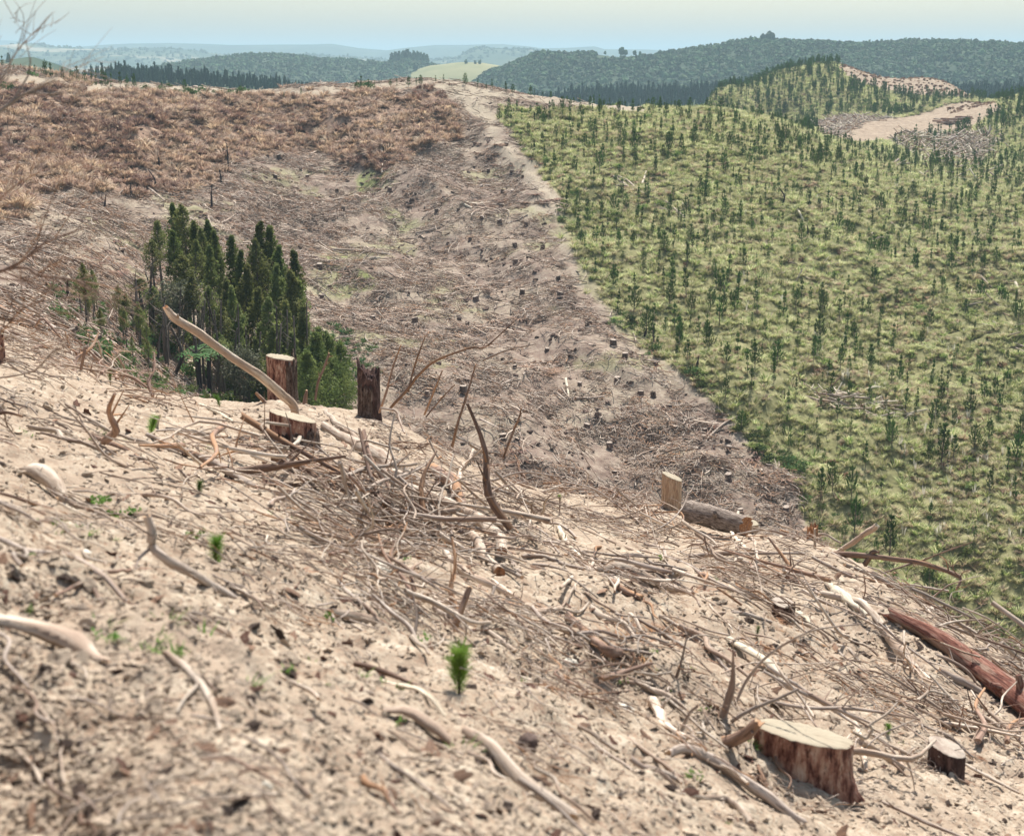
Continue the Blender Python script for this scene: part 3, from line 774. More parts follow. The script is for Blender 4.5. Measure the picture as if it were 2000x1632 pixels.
# ---------- slash over the felled far slope
tw = [twigs_mesh('slash', [M['grey_wood'], M['brown_wood'], M['pale_wood']], 22, .8, .8, .021, 90+k, .9, .2) for k in range(4)]
dcl = [lump_mesh('clod', M['dark_clod'], 20+k, (1,.8,.55), .4) for k in range(3)]
x, y = world_pts(26000, (-95, 75), (56, 215)); g_, b_, t_ = cover(x, y)
k = (g_ < .3) & in_view(x, y) & (t_ < .3) & (rng.random(len(x)) < .35+.6*sm(-.1,.2,fbm(x, y, 5, 3, 255))); x, y = x[k], y[k]; n_ = len(x)
scatter('dark_clods', dcl, plc(x, y, .03), np.stack([rng.normal(0,.3,n_), rng.normal(0,.3,n_), rng.uniform(0,6.28,n_)], -1), .07+.24*rng.random(n_)**2.5, 'dark brown clods, root lumps and bark bits on the felled slope', 'clods')
x, y = world_pts(64000, (-95, 75), (38, 215)); g_, b_, t_ = cover(x, y)
dens = .30+.62*sm(-.12, .2, fbm(x*.8+y*.5, y*.6-x*.3, 7, 4, 231))
k = (g_ < .3) & in_view(x, y) & (t_ < .3) & (rng.random(len(x)) < dens*np.where(b_ > .5, .12, 1)); x, y = x[k], y[k]; n_ = len(x)
nr = normals(x, y, 1.5, H_BASE)
yaw = np.where(rng.random(n_) < .4, rng.normal(0,.6,n_)+fbm(x, y, 25, 2, 240)*2.5, rng.uniform(0,6.28,n_))
scatter('far_slash', tw, plc(x, y, .02), euler_align(nr, yaw), rng.uniform(.6,1.3,n_), 'brown and grey twiggy logging slash over the felled far slope', 'logging slash')
tb = [twigs_mesh('branch_litter', [M['pale_wood'], M['grey_wood'], M['pale_wood']], 3, 1.2, 2.2, .035, 110+k, .8, .15) for k in range(4)]
x, y = world_pts(9000, (-95, 75), (58, 215)); g_, b_, t_ = cover(x, y)
k = (g_ < .3) & in_view(x, y) & (rng.random(len(x)) < np.where(b_ > .5, .1, .7)); x, y = x[k], y[k]; n_ = len(x)
scatter('far_branches', tb, plc(x, y, .06), euler_align(normals(x, y, 1.5, H_BASE), rng.uniform(0,6.28,n_)), rng.uniform(.5,1.3,n_), 'pale broken branches scattered over the felled far slope', 'branches')
# reddish dead needles and brown tangles
rd = [blades_mesh('needle_heap', [M['dead_dark'], M['red_needles']], 70, .8, .35, .03, 1.2, 2, 130, .7, .12)]
x, y = world_pts(9000, (-95, 75), (60, 210)); g_, b_, t_ = cover(x, y)
k = (g_ < .3) & in_view(x, y) & (fbm(x, y, 9, 3, 251) > .16); x, y = x[k], y[k]; n_ = len(x)
scatter('dead_needle_heaps', rd, plc(x, y), np.stack([x*0, x*0, rng.uniform(0,6.28,n_)], -1), rng.uniform(.5,1.3,n_), 'reddish brown heaps of dead needles on the felled slope', 'dead needles')
# green weeds on the felled slope near the grove
wd = [bush_mesh('weed', [M['fern'], M['scrub']], 90, .5, .5, .07, 140)]
px_, py_, p = rand_ground(1800, (100, 820), (520, 800), lambda a, b2, p: (p[:,1] > 58) & (np.hypot((a-650)/90, (b2-730)/90) < 1) | ((p[:,1] > 52) & (a < 320) & (b2 > 560) & (distline([(130,600),(230,690),(330,760)], a, b2) < 60)), 50)
n_ = len(p)
scatter('gully_undergrowth', wd, plc(p[:,0], p[:,1]), np.stack([p[:,0]*0, p[:,0]*0, rng.uniform(0,6.28,n_)], -1), rng.uniform(.35,1.0,n_), 'green ferny undergrowth round the edge of the grove', 'undergrowth')

# ---------- forest on the hills behind
def crown_mesh(name, mat, n=70, seed=0, R=3.6, h=6, lw=.75, pointed=False):
    rs = np.random.default_rng(seed); g = Geo()
    me = lump_mesh('x', mat, seed, (R*.72, R*.72, h*.5), .22, 2)
    V = np.empty(len(me.vertices)*3); me.vertices.foreach_get('co', V); V = V.reshape(-1, 3)
    Fc = np.array([list(q.vertices) for q in me.polygons]); bpy.data.meshes.remove(me)
    V = V+[0, 0, h*.5]
    if pointed: V[:,:2] *= np.clip(1.25-V[:,2:3]/h, .12, 1.2)
    g.add(V, Fc, None, 0)
    for q in range(6):
        a = rs.random()*6.28; zz = rs.random()
        rr = R*.6*(1.15-zz if pointed else math.sin(math.acos(min(.95, abs(zz-.4)))))
        leafclump(g, (rr*math.cos(a), rr*math.sin(a), h*(.2+.75*zz)), (R*.35, R*.35, h*.16), n//6, lw, rs, 0)
    return g.mesh(name, [mat], False)
cr = [crown_mesh('crown', M['bush'], 80, 300+k, 3.4, 6.5) for k in range(3)] + [crown_mesh('crown', M['bush'], 60, 310, 2.9, 7.0, .6, True)]
crp = [crown_mesh('conifer', M['bush_pine'], 60, 320+k, 2.1, 9.5, .5, True) for k in range(2)]
def forest(name, hn, n, protos, label, lo=.6, hi=1.3, vmax=.12, keep=None, cat='forest', zs=.72, sink=3.6):
    x, y, z = HILLS[hn]; nv, nu = x.shape
    r = rng.uniform(0, (nv-1)*(.5+vmax), n*3); c = rng.uniform(0, nu-1.001, n*3)
    i = r.astype(int); j = c.astype(int); fr = r-i; fc = c-j
    S = lambda A: (A[i,j]*(1-fc)+A[i,j+1]*fc)*(1-fr)+(A[i+1,j]*(1-fc)+A[i+1,j+1]*fc)*fr
    p = np.stack([S(x), S(y), S(z)], -1)
    px, py = proj(p[:,0], p[:,1], p[:,2])
    k = (px > -150) & (px < 2150) & (py < 260)
    if keep is not None: k &= keep(px, py, p)
    p = p[k][:n]; q = len(p)
    s = lo+(hi-lo)*rng.random(q)**2
    sz = np.stack([s, s, s*rng.uniform(.8, 1.35, q)*zs], -1)
    return scatter(name, protos, p-np.stack([s*0, s*0, s*sink], -1), np.stack([np.zeros(q), np.zeros(q), rng.uniform(0,6.28,q)], -1), sz, label, cat)
forest('native_forest', 'wooded_hill', 24000, cr, 'dark bluish green forest on the long hill behind on the right', .5, 1.35, .12, lambda a, b2, p: ~((np.abs(a-1225) < 62) & (p[:,1] > 1180)))
forest('low_hill_forest', 'low_wooded_hill', 15000, cr, 'bluish green forest on the low hill left of centre', .55, 1.4, .12)
forest('plantation_block', 'plantation_rise', 1500, crp, 'dense dark pine block beyond the left ridge', .4, .62, .15, None, 'pine forest', 1, 1.5)
forest('far_plantation', 'plantation_slope', 3500, crp, 'dense dark blue green pine block below the forested hill', .5, .8, .15, None, 'pine forest', 1, 1.5)
forest('distant_woods', 'distant_hill', 5000, cr, 'hazy blue patches of wood on the distant hills', 1.2, 2.6, .05, lambda a, b2, p: fbm(p[:,0], p[:,1], 500, 3, 291) > -.05)
# ------------------------------------------------------------------ stumps
def stump(px, py, wpx, hpx, label, side='stump_wood', cut='cut', tilt=(0, 0), seed=0, D=None, bark=None, flare=.35, jag=0.0, flat=1.0, name='tree_stump', yaw=0, group=None):
    """a sawn stump whose foot is seen at (px, py): root flare, fluted side, tilted cut, bark left on part of it"""
    rs = np.random.default_rng(seed+900)
    p = hit(px, py, 2.2 if D is None else D-3)[0] if D is None else np.array(at(px, py, D))
    D = p[1]; z0 = float(zat(p[0], D, H_BASE)); p = np.array([p[0], D, z0])
    r = wpx/2*D/F; h = hpx*D/F
    g0 = empty(name, p, label, 'tree stump', group)
    ns, nl = 64, 22
    a = np.linspace(0, 2*math.pi, ns, endpoint=False)
    lob = sum(rs.normal()*.05/k*np.cos(k*a+rs.random()*6.28) for k in range(2, 7))
    root = np.maximum(0, np.cos(a*rs.integers(3,5)/1.0+rs.random()*6))**2
    V = []
    ztop = h*(1+tilt[0]*np.cos(a)+tilt[1]*np.sin(a)) + jag*h*np.abs(sum(rs.normal()*.5/k*np.cos(k*a*2+rs.random()*6) for k in range(1, 6)))
    for i in range(nl):
        t_ = i/(nl-1)
        rr = r*(1+lob+rs.normal(size=ns)*.012)*(1+flare*(1-t_)**3*(.4+1.1*root))
        z = -.35*h*(1-t_)**2*(1-t_) + ztop*t_
        z = -.30*h + (ztop+.30*h)*t_
        V.append(np.stack([rr*np.cos(a), rr*np.sin(a)*flat, z], -1))
    V = np.array(V); V[-1,:,:2] *= (1+rs.normal(size=(ns,1))*.015)
    i = np.arange(nl-1)[:,None]*ns; j = np.arange(ns)[None,:]; j2 = (j+1) % ns
    F4 = np.stack([i+j, i+j2, i+ns+j2, i+ns+j], -1).reshape(-1,4)
    g = Geo(); g.add(V.reshape(-1,3), None, F4)
    o = add_obj('body', g.mesh('stump_body', [M[side]]), g0); o.rotation_euler.z = yaw
    # sawn face: rings of vertices, slightly rough, a hinge lip along one side
    g = Geo(); top = V[-1]; c = top.mean(0); Vc = [c[None]]
    for q in (.25, .5, .75, .93, 1.015):
        ring = c+(top-c)*q; ring[:,2] += rs.normal(size=ns)*.006*h*(q < 1) + (.012*h if q < 1 else -.01*h)
        if jag and q < .9: ring[:,2] -= jag*h*.5
        Vc.append(ring)
    Vc = np.concatenate(Vc)
    F3 = np.stack([np.zeros(ns, int), 1+np.arange(ns), 1+(np.arange(ns)+1) % ns], -1)
    F4 = []
    for q in range(4):
        b0 = 1+q*ns; jj = np.arange(ns)
        F4.append(np.stack([b0+jj, b0+ns+jj, b0+ns+(jj+1) % ns, b0+(jj+1) % ns], -1))
    g.add(Vc, F3, np.concatenate(F4))
    o = add_obj('cut_face', g.mesh('cut_face', [M[cut]]), g0); o.rotation_euler.z = yaw
    if bark:
        a0, a1, hb, bm_ = bark          # from angle to angle, up to this share of the height
        nb = 26; ab = np.linspace(a0, a1, nb); g = Geo()
        edge = hb*(1+.12*rs.normal(size=nb))
        Rr = np.interp(ab % (2*math.pi), np.append(a, 2*math.pi), np.append(1+lob, 1+lob[0]))
        fl = np.interp(ab % (2*math.pi), np.append(a, 2*math.pi), np.append(root, root[0]))
        rows = []
        for q in range(12):
            t_ = q/11
            rr = r*Rr*(1+flare*(1-t_*hb)**3*(.4+1.1*fl))*(1.05+.05*rs.random(nb)+.03*np.sin(ab*17+rs.random()))
            tz = -.25*h+(h*edge+.25*h)*t_
            rows.append(np.stack([rr*np.cos(ab), rr*np.sin(ab)*flat, tz], -1))
        rows = np.array(rows); inner = rows*np.array([.93,.93,1])
        i = np.arange(11)[:,None]*nb; j = np.arange(nb-1)[None,:]
        Fb = np.stack([i+j, i+j+1, i+nb+j+1, i+nb+j], -1).reshape(-1,4)
        nv = nb*12; e = [[11*nb+q, 11*nb+q+1, nv+11*nb+q+1, nv+11*nb+q] for q in range(nb-1)]
        e += [[q*nb, (q+1)*nb, nv+(q+1)*nb, nv+q*nb] for q in range(11)] + [[q*nb+nb-1, (q+1)*nb+nb-1, nv+(q+1)*nb+nb-1, nv+q*nb+nb-1] for q in range(11)]
        g.add(np.concatenate([rows.reshape(-1,3), inner.reshape(-1,3)]), None, np.concatenate([Fb, Fb+nv, np.array(e)]))
        o = add_obj('bark', g.mesh('bark', [M[bm_]], True), g0, (0,0,0)); o.rotation_euler.z = yaw
    return g0, p, r, h

PI = math.pi
stump(552, 800, 58, 101, 'tall stump with orange barkless face and black bark strip, before the grove', 'stump_wood', 'cut', (-.05,-.02), 1, 25, (-1.1, .9, .93, 'dark_bark'), .12)
stump(574, 882, 92, 66, 'short wide stump with a slanting sawn top, just below the tall orange one', 'stump_wood', 'cut', (-.20,-.10), 2, 17, (-2.2, .3, .55, 'dark_bark'), .25)
stump(722, 808, 44, 92, 'dark broken stump with a jagged top, right of the tall orange one', 'dark_stump_wood', 'dark_stump_wood', (-.1,.05), 3, 27, (-2.6,-1.2,.8,'dark_bark'), .3, .30)
stump(1311, 1006, 40, 72, 'upright tan stump standing alone left of the fallen log on the brow', 'tan_stump_wood', 'cut', (-.11,0), 4, 29, None, .08)
stump(1462, 1040, 38, 32, 'small brown square-looking stump at the right end of the fallen log', 'tan_stump_wood', 'cut', (-.08,.05), 5, 27.5, None, .1)
stump(1566, 1532, 204, 108, 'large low stump with wide grey sawn top and reddish fluted side, lower right', 'stump_wood', 'cut', (-.20,-.04), 6, 8.7, None, .24, 0, .62)
stump(1842, 1562, 78, 76, 'dark shadowed stump right of and below the large low stump', 'dark_stump_wood', 'cut_grey', (-.17,.05), 7, 10.6, None, .15)
stump(1527, 1238, 46, 36, 'small weathered stump with black side among sticks in the middle of the slope', 'dark_stump_wood', 'cut_grey', (-.1,.1), 8, 14.5, (-1.6, .1, .9, 'dark_bark'), .15)
stump(2, 722, 20, 62, 'narrow dark stump cut by the left edge of the picture', 'stump_wood', 'cut', (0,0), 9, 18, None, .1)
stump(1583, 1112, 22, 34, 'splintered orange rotten stump at the foot of the long arching branch', 'orange_rot', 'orange_rot', (.1,0), 10, 24, None, .3, .5)

# ------------------------------------------------------------------ logs and branches traced one by one
LOGPTS = []
def off_ground(pts, D=None, lift=0.0, r=0.0):
    out = []
    for q in pts:
        if len(q) == 3: out.append(at(*q))
        else:
            p = hit(q[0], q[1], 2.2)[0] if D is None else hit(q[0], q[1], D)[0]
            if np.isnan(p[0]) or p[1] > 42: p = at(q[0], q[1], out[-1][1]*.985 if out else 24)
            out.append(p)
    return np.array(out)

def log(name, label, pts, wpx, mat='pale_wood', end=None, cat=None, sides=10, rough=.16, seed=None, subs=(), lift=1.0, twigs=0, group=None, knots=0, sag=True, flat=1.0):
    """pts: (px, py) lying on the ground, or (px, py, distance) in the air; wpx: widths in photo pixels"""
    seed = len(label)*7+len(pts) if seed is None else seed
    P3 = off_ground(pts)
    # a lying log is stiff: straighten out jumps in distance
    if len(P3) > 2 and sag:
        D = P3[:,1].copy(); tpar = np.linspace(0, 1, len(D)); pf = np.polyfit(tpar, D, 2 if len(D) > 3 else 1); Ds = np.polyval(pf, tpar)
        for k in range(len(P3)):
            if len(pts[k]) == 2: P3[k] = P3[k]*(Ds[k]/P3[k][1])
    wp = np.interp(np.linspace(0,1,len(P3)), np.linspace(0,1,len(wpx)), wpx) if np.ndim(wpx) else np.full(len(P3), wpx, float)
    rad = wp/2*P3[:,1]/F
    P3 = P3.copy()
    for k in range(len(P3)):
        if len(pts[k]) == 2: P3[k,2] = max(P3[k,2], float(zat(P3[k,0], P3[k,1], H_FULL)) + 0*rad[k]) + rad[k]*lift
    org = P3[0].copy()
    root = empty(name, org, label, cat or name.replace('_', ' ').replace('fallen ', ''), group)
    L = np.linalg.norm(np.diff(P3, axis=0), axis=1).sum()
    n = int(np.clip(L/(rad.mean()*1.6), 8, 60))
    if name == 'fallen_branch': knots += 2
    g = Geo(); q, r = tube(g, P3, rad, sides, n, 0, rough*1.25, seed, capm=1, flat=.45 if name == 'split_plank' else flat)
    for a_, b_ in zip(q, r): LOGPTS.append((a_[0], a_[1], max(b_*1.3, .05)))
    rs = np.random.default_rng(seed)
    me = g.mesh('wood', [M[mat], M[end or 'cut_red']], True, org)
    # wander a little and carry knots
    add_obj('shaft' if name != 'fallen_log' else 'trunk', me, root)
    for k in range(knots):
        i = rs.integers(1, n-1); d = rs.normal(size=3); d[2] = abs(d[2]); d /= np.linalg.norm(d)
        g = Geo(); tube(g, [q[i], q[i]+d*r[i]*(1.5+rs.random()*1.5)], [r[i]*.4, r[i]*.22], 6, 3, 0, .1, k)
        add_obj('branch_stub', g.mesh('stub', [M[mat]], True, org), root)
    for s_ in subs:
        sp, sw = s_[0], s_[1]
        S3 = off_ground(sp); 
        S3[0] = q[np.argmin(((q-S3[0])**2).sum(1))] if len(sp[0]) == 2 else S3[0]
        for k in range(1, len(sp)):
            if len(sp[k]) == 2: S3[k] = S3[k]; S3[k,2] += .02
        g = Geo(); rr = np.linspace(sw, sw*.45, len(sp))/2*S3[:,1]/F
        tube(g, S3, rr, 6, None, 0, .1, seed+3)
        add_obj('side_branch', g.mesh('side_branch', [M[mat]], True, org), root)
    for k in range(twigs):
        i = rs.integers(n//3, n-1); d = (q[min(i+1,n-1)]-q[i]); d /= np.linalg.norm(d)+1e-9
        e = d*.6+rs.normal(size=3)*.5; e[2] = abs(e[2])*.8; e /= np.linalg.norm(e); Lt = L*(.08+.14*rs.random())
        g = Geo(); tube(g, [q[i], q[i]+e*Lt*.5+rs.normal(size=3)*Lt*.05, q[i]+e*Lt+rs.normal(size=3)*Lt*.12], [r[i]*.42, r[i]*.3, r[i]*.1], 4, 5, 0)
        add_obj('twig', g.mesh('twig', [M[mat]], True, org), root)
    return root

B = 'fallen_branch'; LG = 'fallen_log'
log(B, 'long bare branch rising behind the slanting stump, pointing up left over the grove', [(324,601,16.0),(345,622,16.1),(400,659,16.4),(470,708,16.8),(530,751,17.3),(562,779,17.7),(575,800,18.0),(572,830,18.3)], [13,19,18,17,18,19,18,18], 'pale_wood', 'orange_rot', 'branch', 12, .14, 5, knots=5)
log(LG, 'thick crooked pale log running down from the slanting stump', [(632,838),(670,868),(705,886),(745,903),(765,935),(800,950)], [16,20,24,26,27,26], 'pale_wood', None, 'log', 12, .2, knots=3)
log(B, 'pale branch lying just above the crooked log right of the slanting stump', [(638,812),(660,835),(690,858),(714,876)], [11,12,11,9], 'pale_wood', None, 'branch')
log(LG, 'long smooth pale log with dark crack, curving down to a broken end mid slope', [(770,955),(815,974),(880,1000),(930,1022),(955,1045),(972,1070),(980,1088)], [20,26,27,25,26,27,24], 'pale_wood', 'orange_rot', 'log', 14, .12, knots=2)
log(LG, 'reddish brown log with peeling bark behind the long curved log', [(845,925),(865,940),(890,985),(905,1010)], [20,26,25,18], 'brown_wood', 'orange_rot', 'log')
log(B, 'white forked dead branch standing up among the sticks in the centre', [(895,962),(902,935),(915,905),(925,880)], [10,10,8,6], 'pale_wood', None, 'branch', subs=(([(902,935),(905,915,20.5),(940,872,20.5)],5),([(925,880),(948,872,21)],4),([(900,955),(925,975),(928,1010)],7)))
log(LG, 'pinkish log poking out below the curved log with its lower half in shade', [(905,1040),(925,1065),(950,1100),(975,1130)], [16,22,24,22], 'pale_wood', 'orange_rot', 'log')
log(LG, 'long cracked log below the middle of the slope running down right', [(870,1095),(905,1125),(940,1140),(985,1160)], [13,15,15,11], 'pale_wood', None, 'log')
log(B, 'straight pale branch left of the rotten hollow in the middle', [(1090,1032),(1105,1062),(1130,1090),(1153,1108)], [10,13,12,8], 'plank', None, 'branch')
log(LG, 'weathered log with a torn root end lying across the centre right', [(1165,1117),(1210,1130),(1262,1137),(1310,1155),(1352,1168)], [12,19,16,15,8], 'pale_wood', None, 'log', knots=3)
log(B, 'brown branch under the torn log in the centre right', [(1195,1150),(1225,1163),(1250,1185)], [14,16,12], 'brown_wood', None, 'branch')
log(B, 'short crooked pale branch with a sawn end, ends in a fork', [(1013,1201),(1040,1203),(1070,1196),(1098,1192)], [12,13,12,10], 'pale_wood', 'cut', 'branch', subs=(([(1098,1192),(1110,1170),(1120,1150)],6),([(1098,1192),(1130,1200),(1150,1180)],8)))
log(LG, 'brown barked log sloping down to a dark hollow', [(1110,1208),(1140,1240),(1180,1275),(1212,1310)], [16,19,20,18], 'brown_wood', 'orange_rot', 'log', knots=2)
log(B, 'pale stick leaning up to the right below the straight pale branch', [(1095,1152),(1130,1132),(1163,1114)], [8,10,8], 'pale_wood', 'cut', 'branch')
log(LG, 'thick red trunk with peeling bark lying down the right side', [(1738,1222),(1800,1252),(1850,1285),(1905,1328),(1960,1370),(2030,1425)], [30,36,40,46,52,60], 'red_bark', 'red_bark', 'log', 16, .16, knots=3)
log(LG, 'long crooked grey log left of the red trunk', [(1608,1165),(1660,1195),(1700,1218),(1735,1250),(1765,1285),(1812,1345)], [12,17,19,20,19,12], 'pale_wood', None, 'log', 12, .22, knots=5)
log(LG, 'splintered white log tapering upward beside the long crooked grey log', [(1612,1142),(1635,1165),(1658,1190),(1690,1215)], [9,22,18,8], 'plank', 'plank', 'log')
log(B, 'dark underlying branch below the long crooked grey log', [(1730,1262),(1760,1295),(1785,1322)], [10,15,10], 'brown_wood', None, 'branch')
log(B, 'curved pale branch leaning across the red trunk', [(1789,1203,18),(1797,1240,17.5),(1830,1290,16.8),(1855,1330,16),(1866,1372,15.3)], [6,9,10,10,8], 'grey_wood', None, 'branch')
log(B, 'small white forked stick beside the red trunk', [(1880,1290,15.6),(1868,1310,15.4),(1860,1330,15.3)], [5,7,8], 'pale_wood', None, 'branch')
log(LG, 'short pale log under the red trunk near the right edge', [(1835,1325),(1870,1340),(1910,1358)], [13,16,14], 'grey_wood', None, 'log')
log('split_plank', 'splintered white slab of split wood lying on the lower right slope', [(1428,1262),(1460,1285),(1500,1318),(1540,1350)], [20,26,24,12], 'plank', 'plank', 'split wood', 6, .35)
log('split_plank', 'narrow pale slab just right of the small weathered stump', [(1540,1195),(1565,1213),(1590,1235)], [8,13,10], 'plank', 'plank', 'split wood', 6, .3)
log('split_plank', 'upright pale splinter leaning below the fallen log on the brow', [(1428,1042),(1440,1062),(1455,1088)], [8,13,8], 'plank', 'plank', 'split wood', 6, .25)
log('split_plank', 'second thinner splinter right of the upright pale one', [(1462,1048),(1472,1072),(1480,1095)], [6,8,6], 'pale_wood', None, 'split wood', 6, .25)
# the short thick log on the brow
log(LG, 'short thick log with fissured grey bark and rotten orange left end, on the brow', [(1348,998,26.4),(1375,1003,26.2),(1410,1013,25.9),(1452,1026,25.6)], [46,50,46,40], 'log_bark', 'orange_rot', 'log', 20, .10, knots=1)
log(B, 'pale peg of wood propped on the right end of the short thick log', [(1442,1000,27.3),(1438,1022,26.9)], [6,7], 'plank', None, 'branch')
# branches at the right brow
log(B, 'long brown branch arching out to the right over the green slope', [(1588,1088,23),(1630,1083,22.8),(1700,1086,22.5),(1780,1093,22.2),(1830,1108,22),(1866,1122,21.8),(1876,1132,21.7),(1868,1150,21.6)], [14,13,12,11,9,8,6,4], 'brown_wood', None, 'branch', 8, .2, twigs=6,
    subs=(([(1800,1095,22.2),(1850,1075,22),(1900,1058,21.8)],4),([(1785,1098,22.2),(1750,1110,22),(1722,1120,21.8)],5)))
log(B, 'straight pale pole poking up to the right above the arching branch', [(1636,1080,23.5),(1675,1052,23),(1712,1027,22.6)], [11,11,10], 'pale_wood', 'cut', 'branch', knots=1)
log(B, 'bent pale stick standing on the brow left of the straight pale pole', [(1556,1062,24.5),(1585,1052,24.3),(1610,1043,24),(1642,1060,23.8)], [7,7,6,4], 'grey_wood', None, 'branch')
log(B, 'thin upright bleached stake on the brow', [(1590,1142,22),(1592,1085,22),(1592,1032,22)], [6,5,5], 'pale_wood', None, 'branch', 6)
log(B, 'curled brown root end sticking up behind the arching branch', [(1690,1100,22.5),(1700,1085,22.5),(1706,1078,22.5),(1716,1078,22.4)], [10,11,11,6], 'brown_wood', 'orange_rot', 'root', 8)
log(B, 'long thin branch lying along the brow down to the right edge', [(1650,1110),(1720,1142),(1800,1180),(1850,1215),(1900,1243),(1960,1275),(2030,1310)], [7,9,10,11,11,11,12], 'grey_wood', None, 'branch', 8, .2, twigs=8)
log(B, 'short straight stick lying level at the far right brow', [(1858,1241,19.5),(1900,1242,19.3),(1949,1240,19)], [5,7,7], 'brown_wood', None, 'branch')
log(B, 'long straight stick beneath the arching branch', [(1640,1118),(1700,1137),(1770,1160),(1830,1188)], [6,8,7,5], 'brown_wood', None, 'branch', 8, .15)
log(B, 'thin pale stick reaching right below the arching branch', [(1700,1135,22),(1780,1142,21.7),(1852,1154,21.4)], [4,5,5], 'grey_wood', None, 'branch', 6)
# left and lower left
log(LG, 'long grey pole lying down the left slope toward the centre', [(290,862),(340,885),(400,905),(450,938),(500,958),(560,985)], [9,13,16,19,12,9], 'grey_wood', None, 'log', 10, .15, knots=2)
log(B, 'thin bent stick above the long grey pole on the left', [(130,800),(180,830),(230,852),(300,875),(355,895)], [5,7,8,8,6], 'pale_wood', None, 'branch', 8, twigs=3)
log(B, 'upright white curled peg at the head of the long grey pole', [(306,862,15.5),(306,835,15.5),(311,813,15.5)], [8,8,7], 'pale_wood', None, 'branch', 8)
log(B, 'two-ended thin branch crossing left of the slanting stump', [(325,840),(400,860),(470,872),(520,876),(565,885)], [5,6,7,6,4], 'grey_wood', None, 'branch', 6, subs=(([(440,862),(480,858),(530,870),(565,884)],5),))
log(B, 'dark curved strip of bark on the far left slope', [(178,852),(210,870),(240,888),(290,915)], [9,12,11,6], 'brown_wood', None, 'bark strip', 8)
log(B, 'long pale split stick at the upper left of the near slope', [(390,795),(420,808),(455,825)], [8,8,5], 'plank', None, 'branch', 6)
log(LG, 'short fat pale log with a shaded underside near the left edge', [(60,932),(85,945),(110,962),(125,978)], [26,34,30,14], 'pale_wood', 'orange_rot', 'log', 12, .25)
log(B, 'winding stick leading right from the short fat log', [(118,978),(150,992),(190,1013),(230,1022),(285,1022)], [12,11,12,9,8], 'pale_wood', None, 'branch', 8)
log(B, 'blurred branch with an upright forked arm on the left', [(288,1010,6.3),(296,1038,6.3),(298,1065,6.3),(330,1095,6.3),(380,1122,6.5),(430,1152,6.7),(478,1180,6.9)], [15,19,17,21,20,18,10], 'grey_wood', None, 'branch', 12, .15, knots=1,
    subs=(([(292,1072,6.3),(272,1090,6.2),(262,1118,6.1)],8),))
log(B, 'long dark-edged branch running in from the left edge', [(-20,1058),(60,1083),(130,1118),(200,1150),(250,1180)], [9,13,17,15,12], 'grey_wood', None, 'branch', 10, .2, subs=(([(60,1083),(40,1105),(22,1125)],9),))
log(B, 'thin stick meeting the long branch in the lower left', [(110,1165),(160,1148),(200,1128),(255,1115)], [8,9,9,7], 'brown_wood', None, 'branch', 8)
log(LG, 'thick bleached slab of log lying blurred in the lower left corner', [(-60,1232),(20,1243),(100,1262),(160,1290),(205,1312)], [24,38,44,34,14], 'pale_wood', None, 'log', 12, .4, flat=.4)
log(B, 'crooked white dead branch blurred at lower left', [(325,1300),(360,1330),(400,1362),(418,1395),(430,1430)], [11,17,18,14,10], 'pale_wood', None, 'branch', 8, subs=(([(375,1350),(362,1375),(346,1402)],10),))
log(LG, 'low pale log with a dark hollow beneath, left of the bright seedling', [(648,1205),(690,1213),(730,1224),(772,1243)], [16,21,20,16], 'pale_wood', None, 'log', 10, .15)
log('split_plank', 'blurred pale slab lying below the bright seedling', [(742,1335),(790,1362),(830,1385),(868,1408)], [15,20,18,9], 'plank', 'plank', 'split wood', 6, .25)
log('split_plank', 'broad blurred grey slab in the bottom centre', [(755,1412),(790,1425),(835,1440),(872,1455)], [20,34,38,26], 'pale_wood', None, 'split wood', 8, .2)
log(LG, 'blurred yellowish log in the bottom centre', [(910,1455),(960,1500),(1020,1548),(1115,1605)], [20,28,38,30], 'pale_wood', None, 'log', 12, .15)
log(B, 'blurred white branch rising at the bottom edge of the picture', [(868,1503,4.6),(845,1530,4.5),(815,1562,4.35),(806,1590,4.25),(778,1640,4.1)], [20,23,25,27,28], 'pale_wood', None, 'branch', 12, .12)
log(B, 'second smaller white branch at the bottom edge', [(770,1580,4.4),(745,1600,4.3),(728,1640,4.2)], [10,14,14], 'pale_wood', None, 'branch', 8)
log(LG, 'weathered log with a brown shaded side crossing below the large stump', [(1310,1480),(1345,1497),(1400,1512),(1445,1545),(1500,1582),(1570,1612)], [16,24,27,27,22,14], 'grey_wood', None, 'log', 12, .25)
log('split_plank', 'white splinter lying along the weathered log below the large stump', [(1485,1560),(1530,1580),(1585,1605)], [6,12,8], 'plank', 'plank', 'split wood', 6)
log(B, 'bent pale branch at the bottom edge left of the large stump', [(1328,1570),(1370,1568),(1415,1574),(1445,1605),(1465,1640)], [7,12,15,17,17], 'pale_wood', None, 'branch', 10, .15)
log(B, 'thick brown root arching from the ground onto the left side of the large stump', [(1345,1468,8.7),(1385,1455,8.6),(1425,1448,8.5),(1455,1435,8.4),(1478,1412,8.35)], [20,32,30,34,24], 'brown_wood', None, 'root', 12, .2)
log(B, 'pointed weathered splinter standing upright left of the large stump', [(1400,1440,8.8),(1412,1395,8.8),(1428,1340,8.8),(1432,1262,8.8)], [18,17,14,2], 'grey_wood', None, 'splinter', 6, .15)
log(B, 'thin dark twig arching high to the right above the large stump', [(1436,1375,9.3),(1460,1325,9.3),(1500,1280,9.2),(1550,1248,9.1),(1600,1228,9),(1680,1218,8.9)], [6,6.5,6,5,4,3], 'grey_wood', None, 'twig', 6, .1, twigs=2)
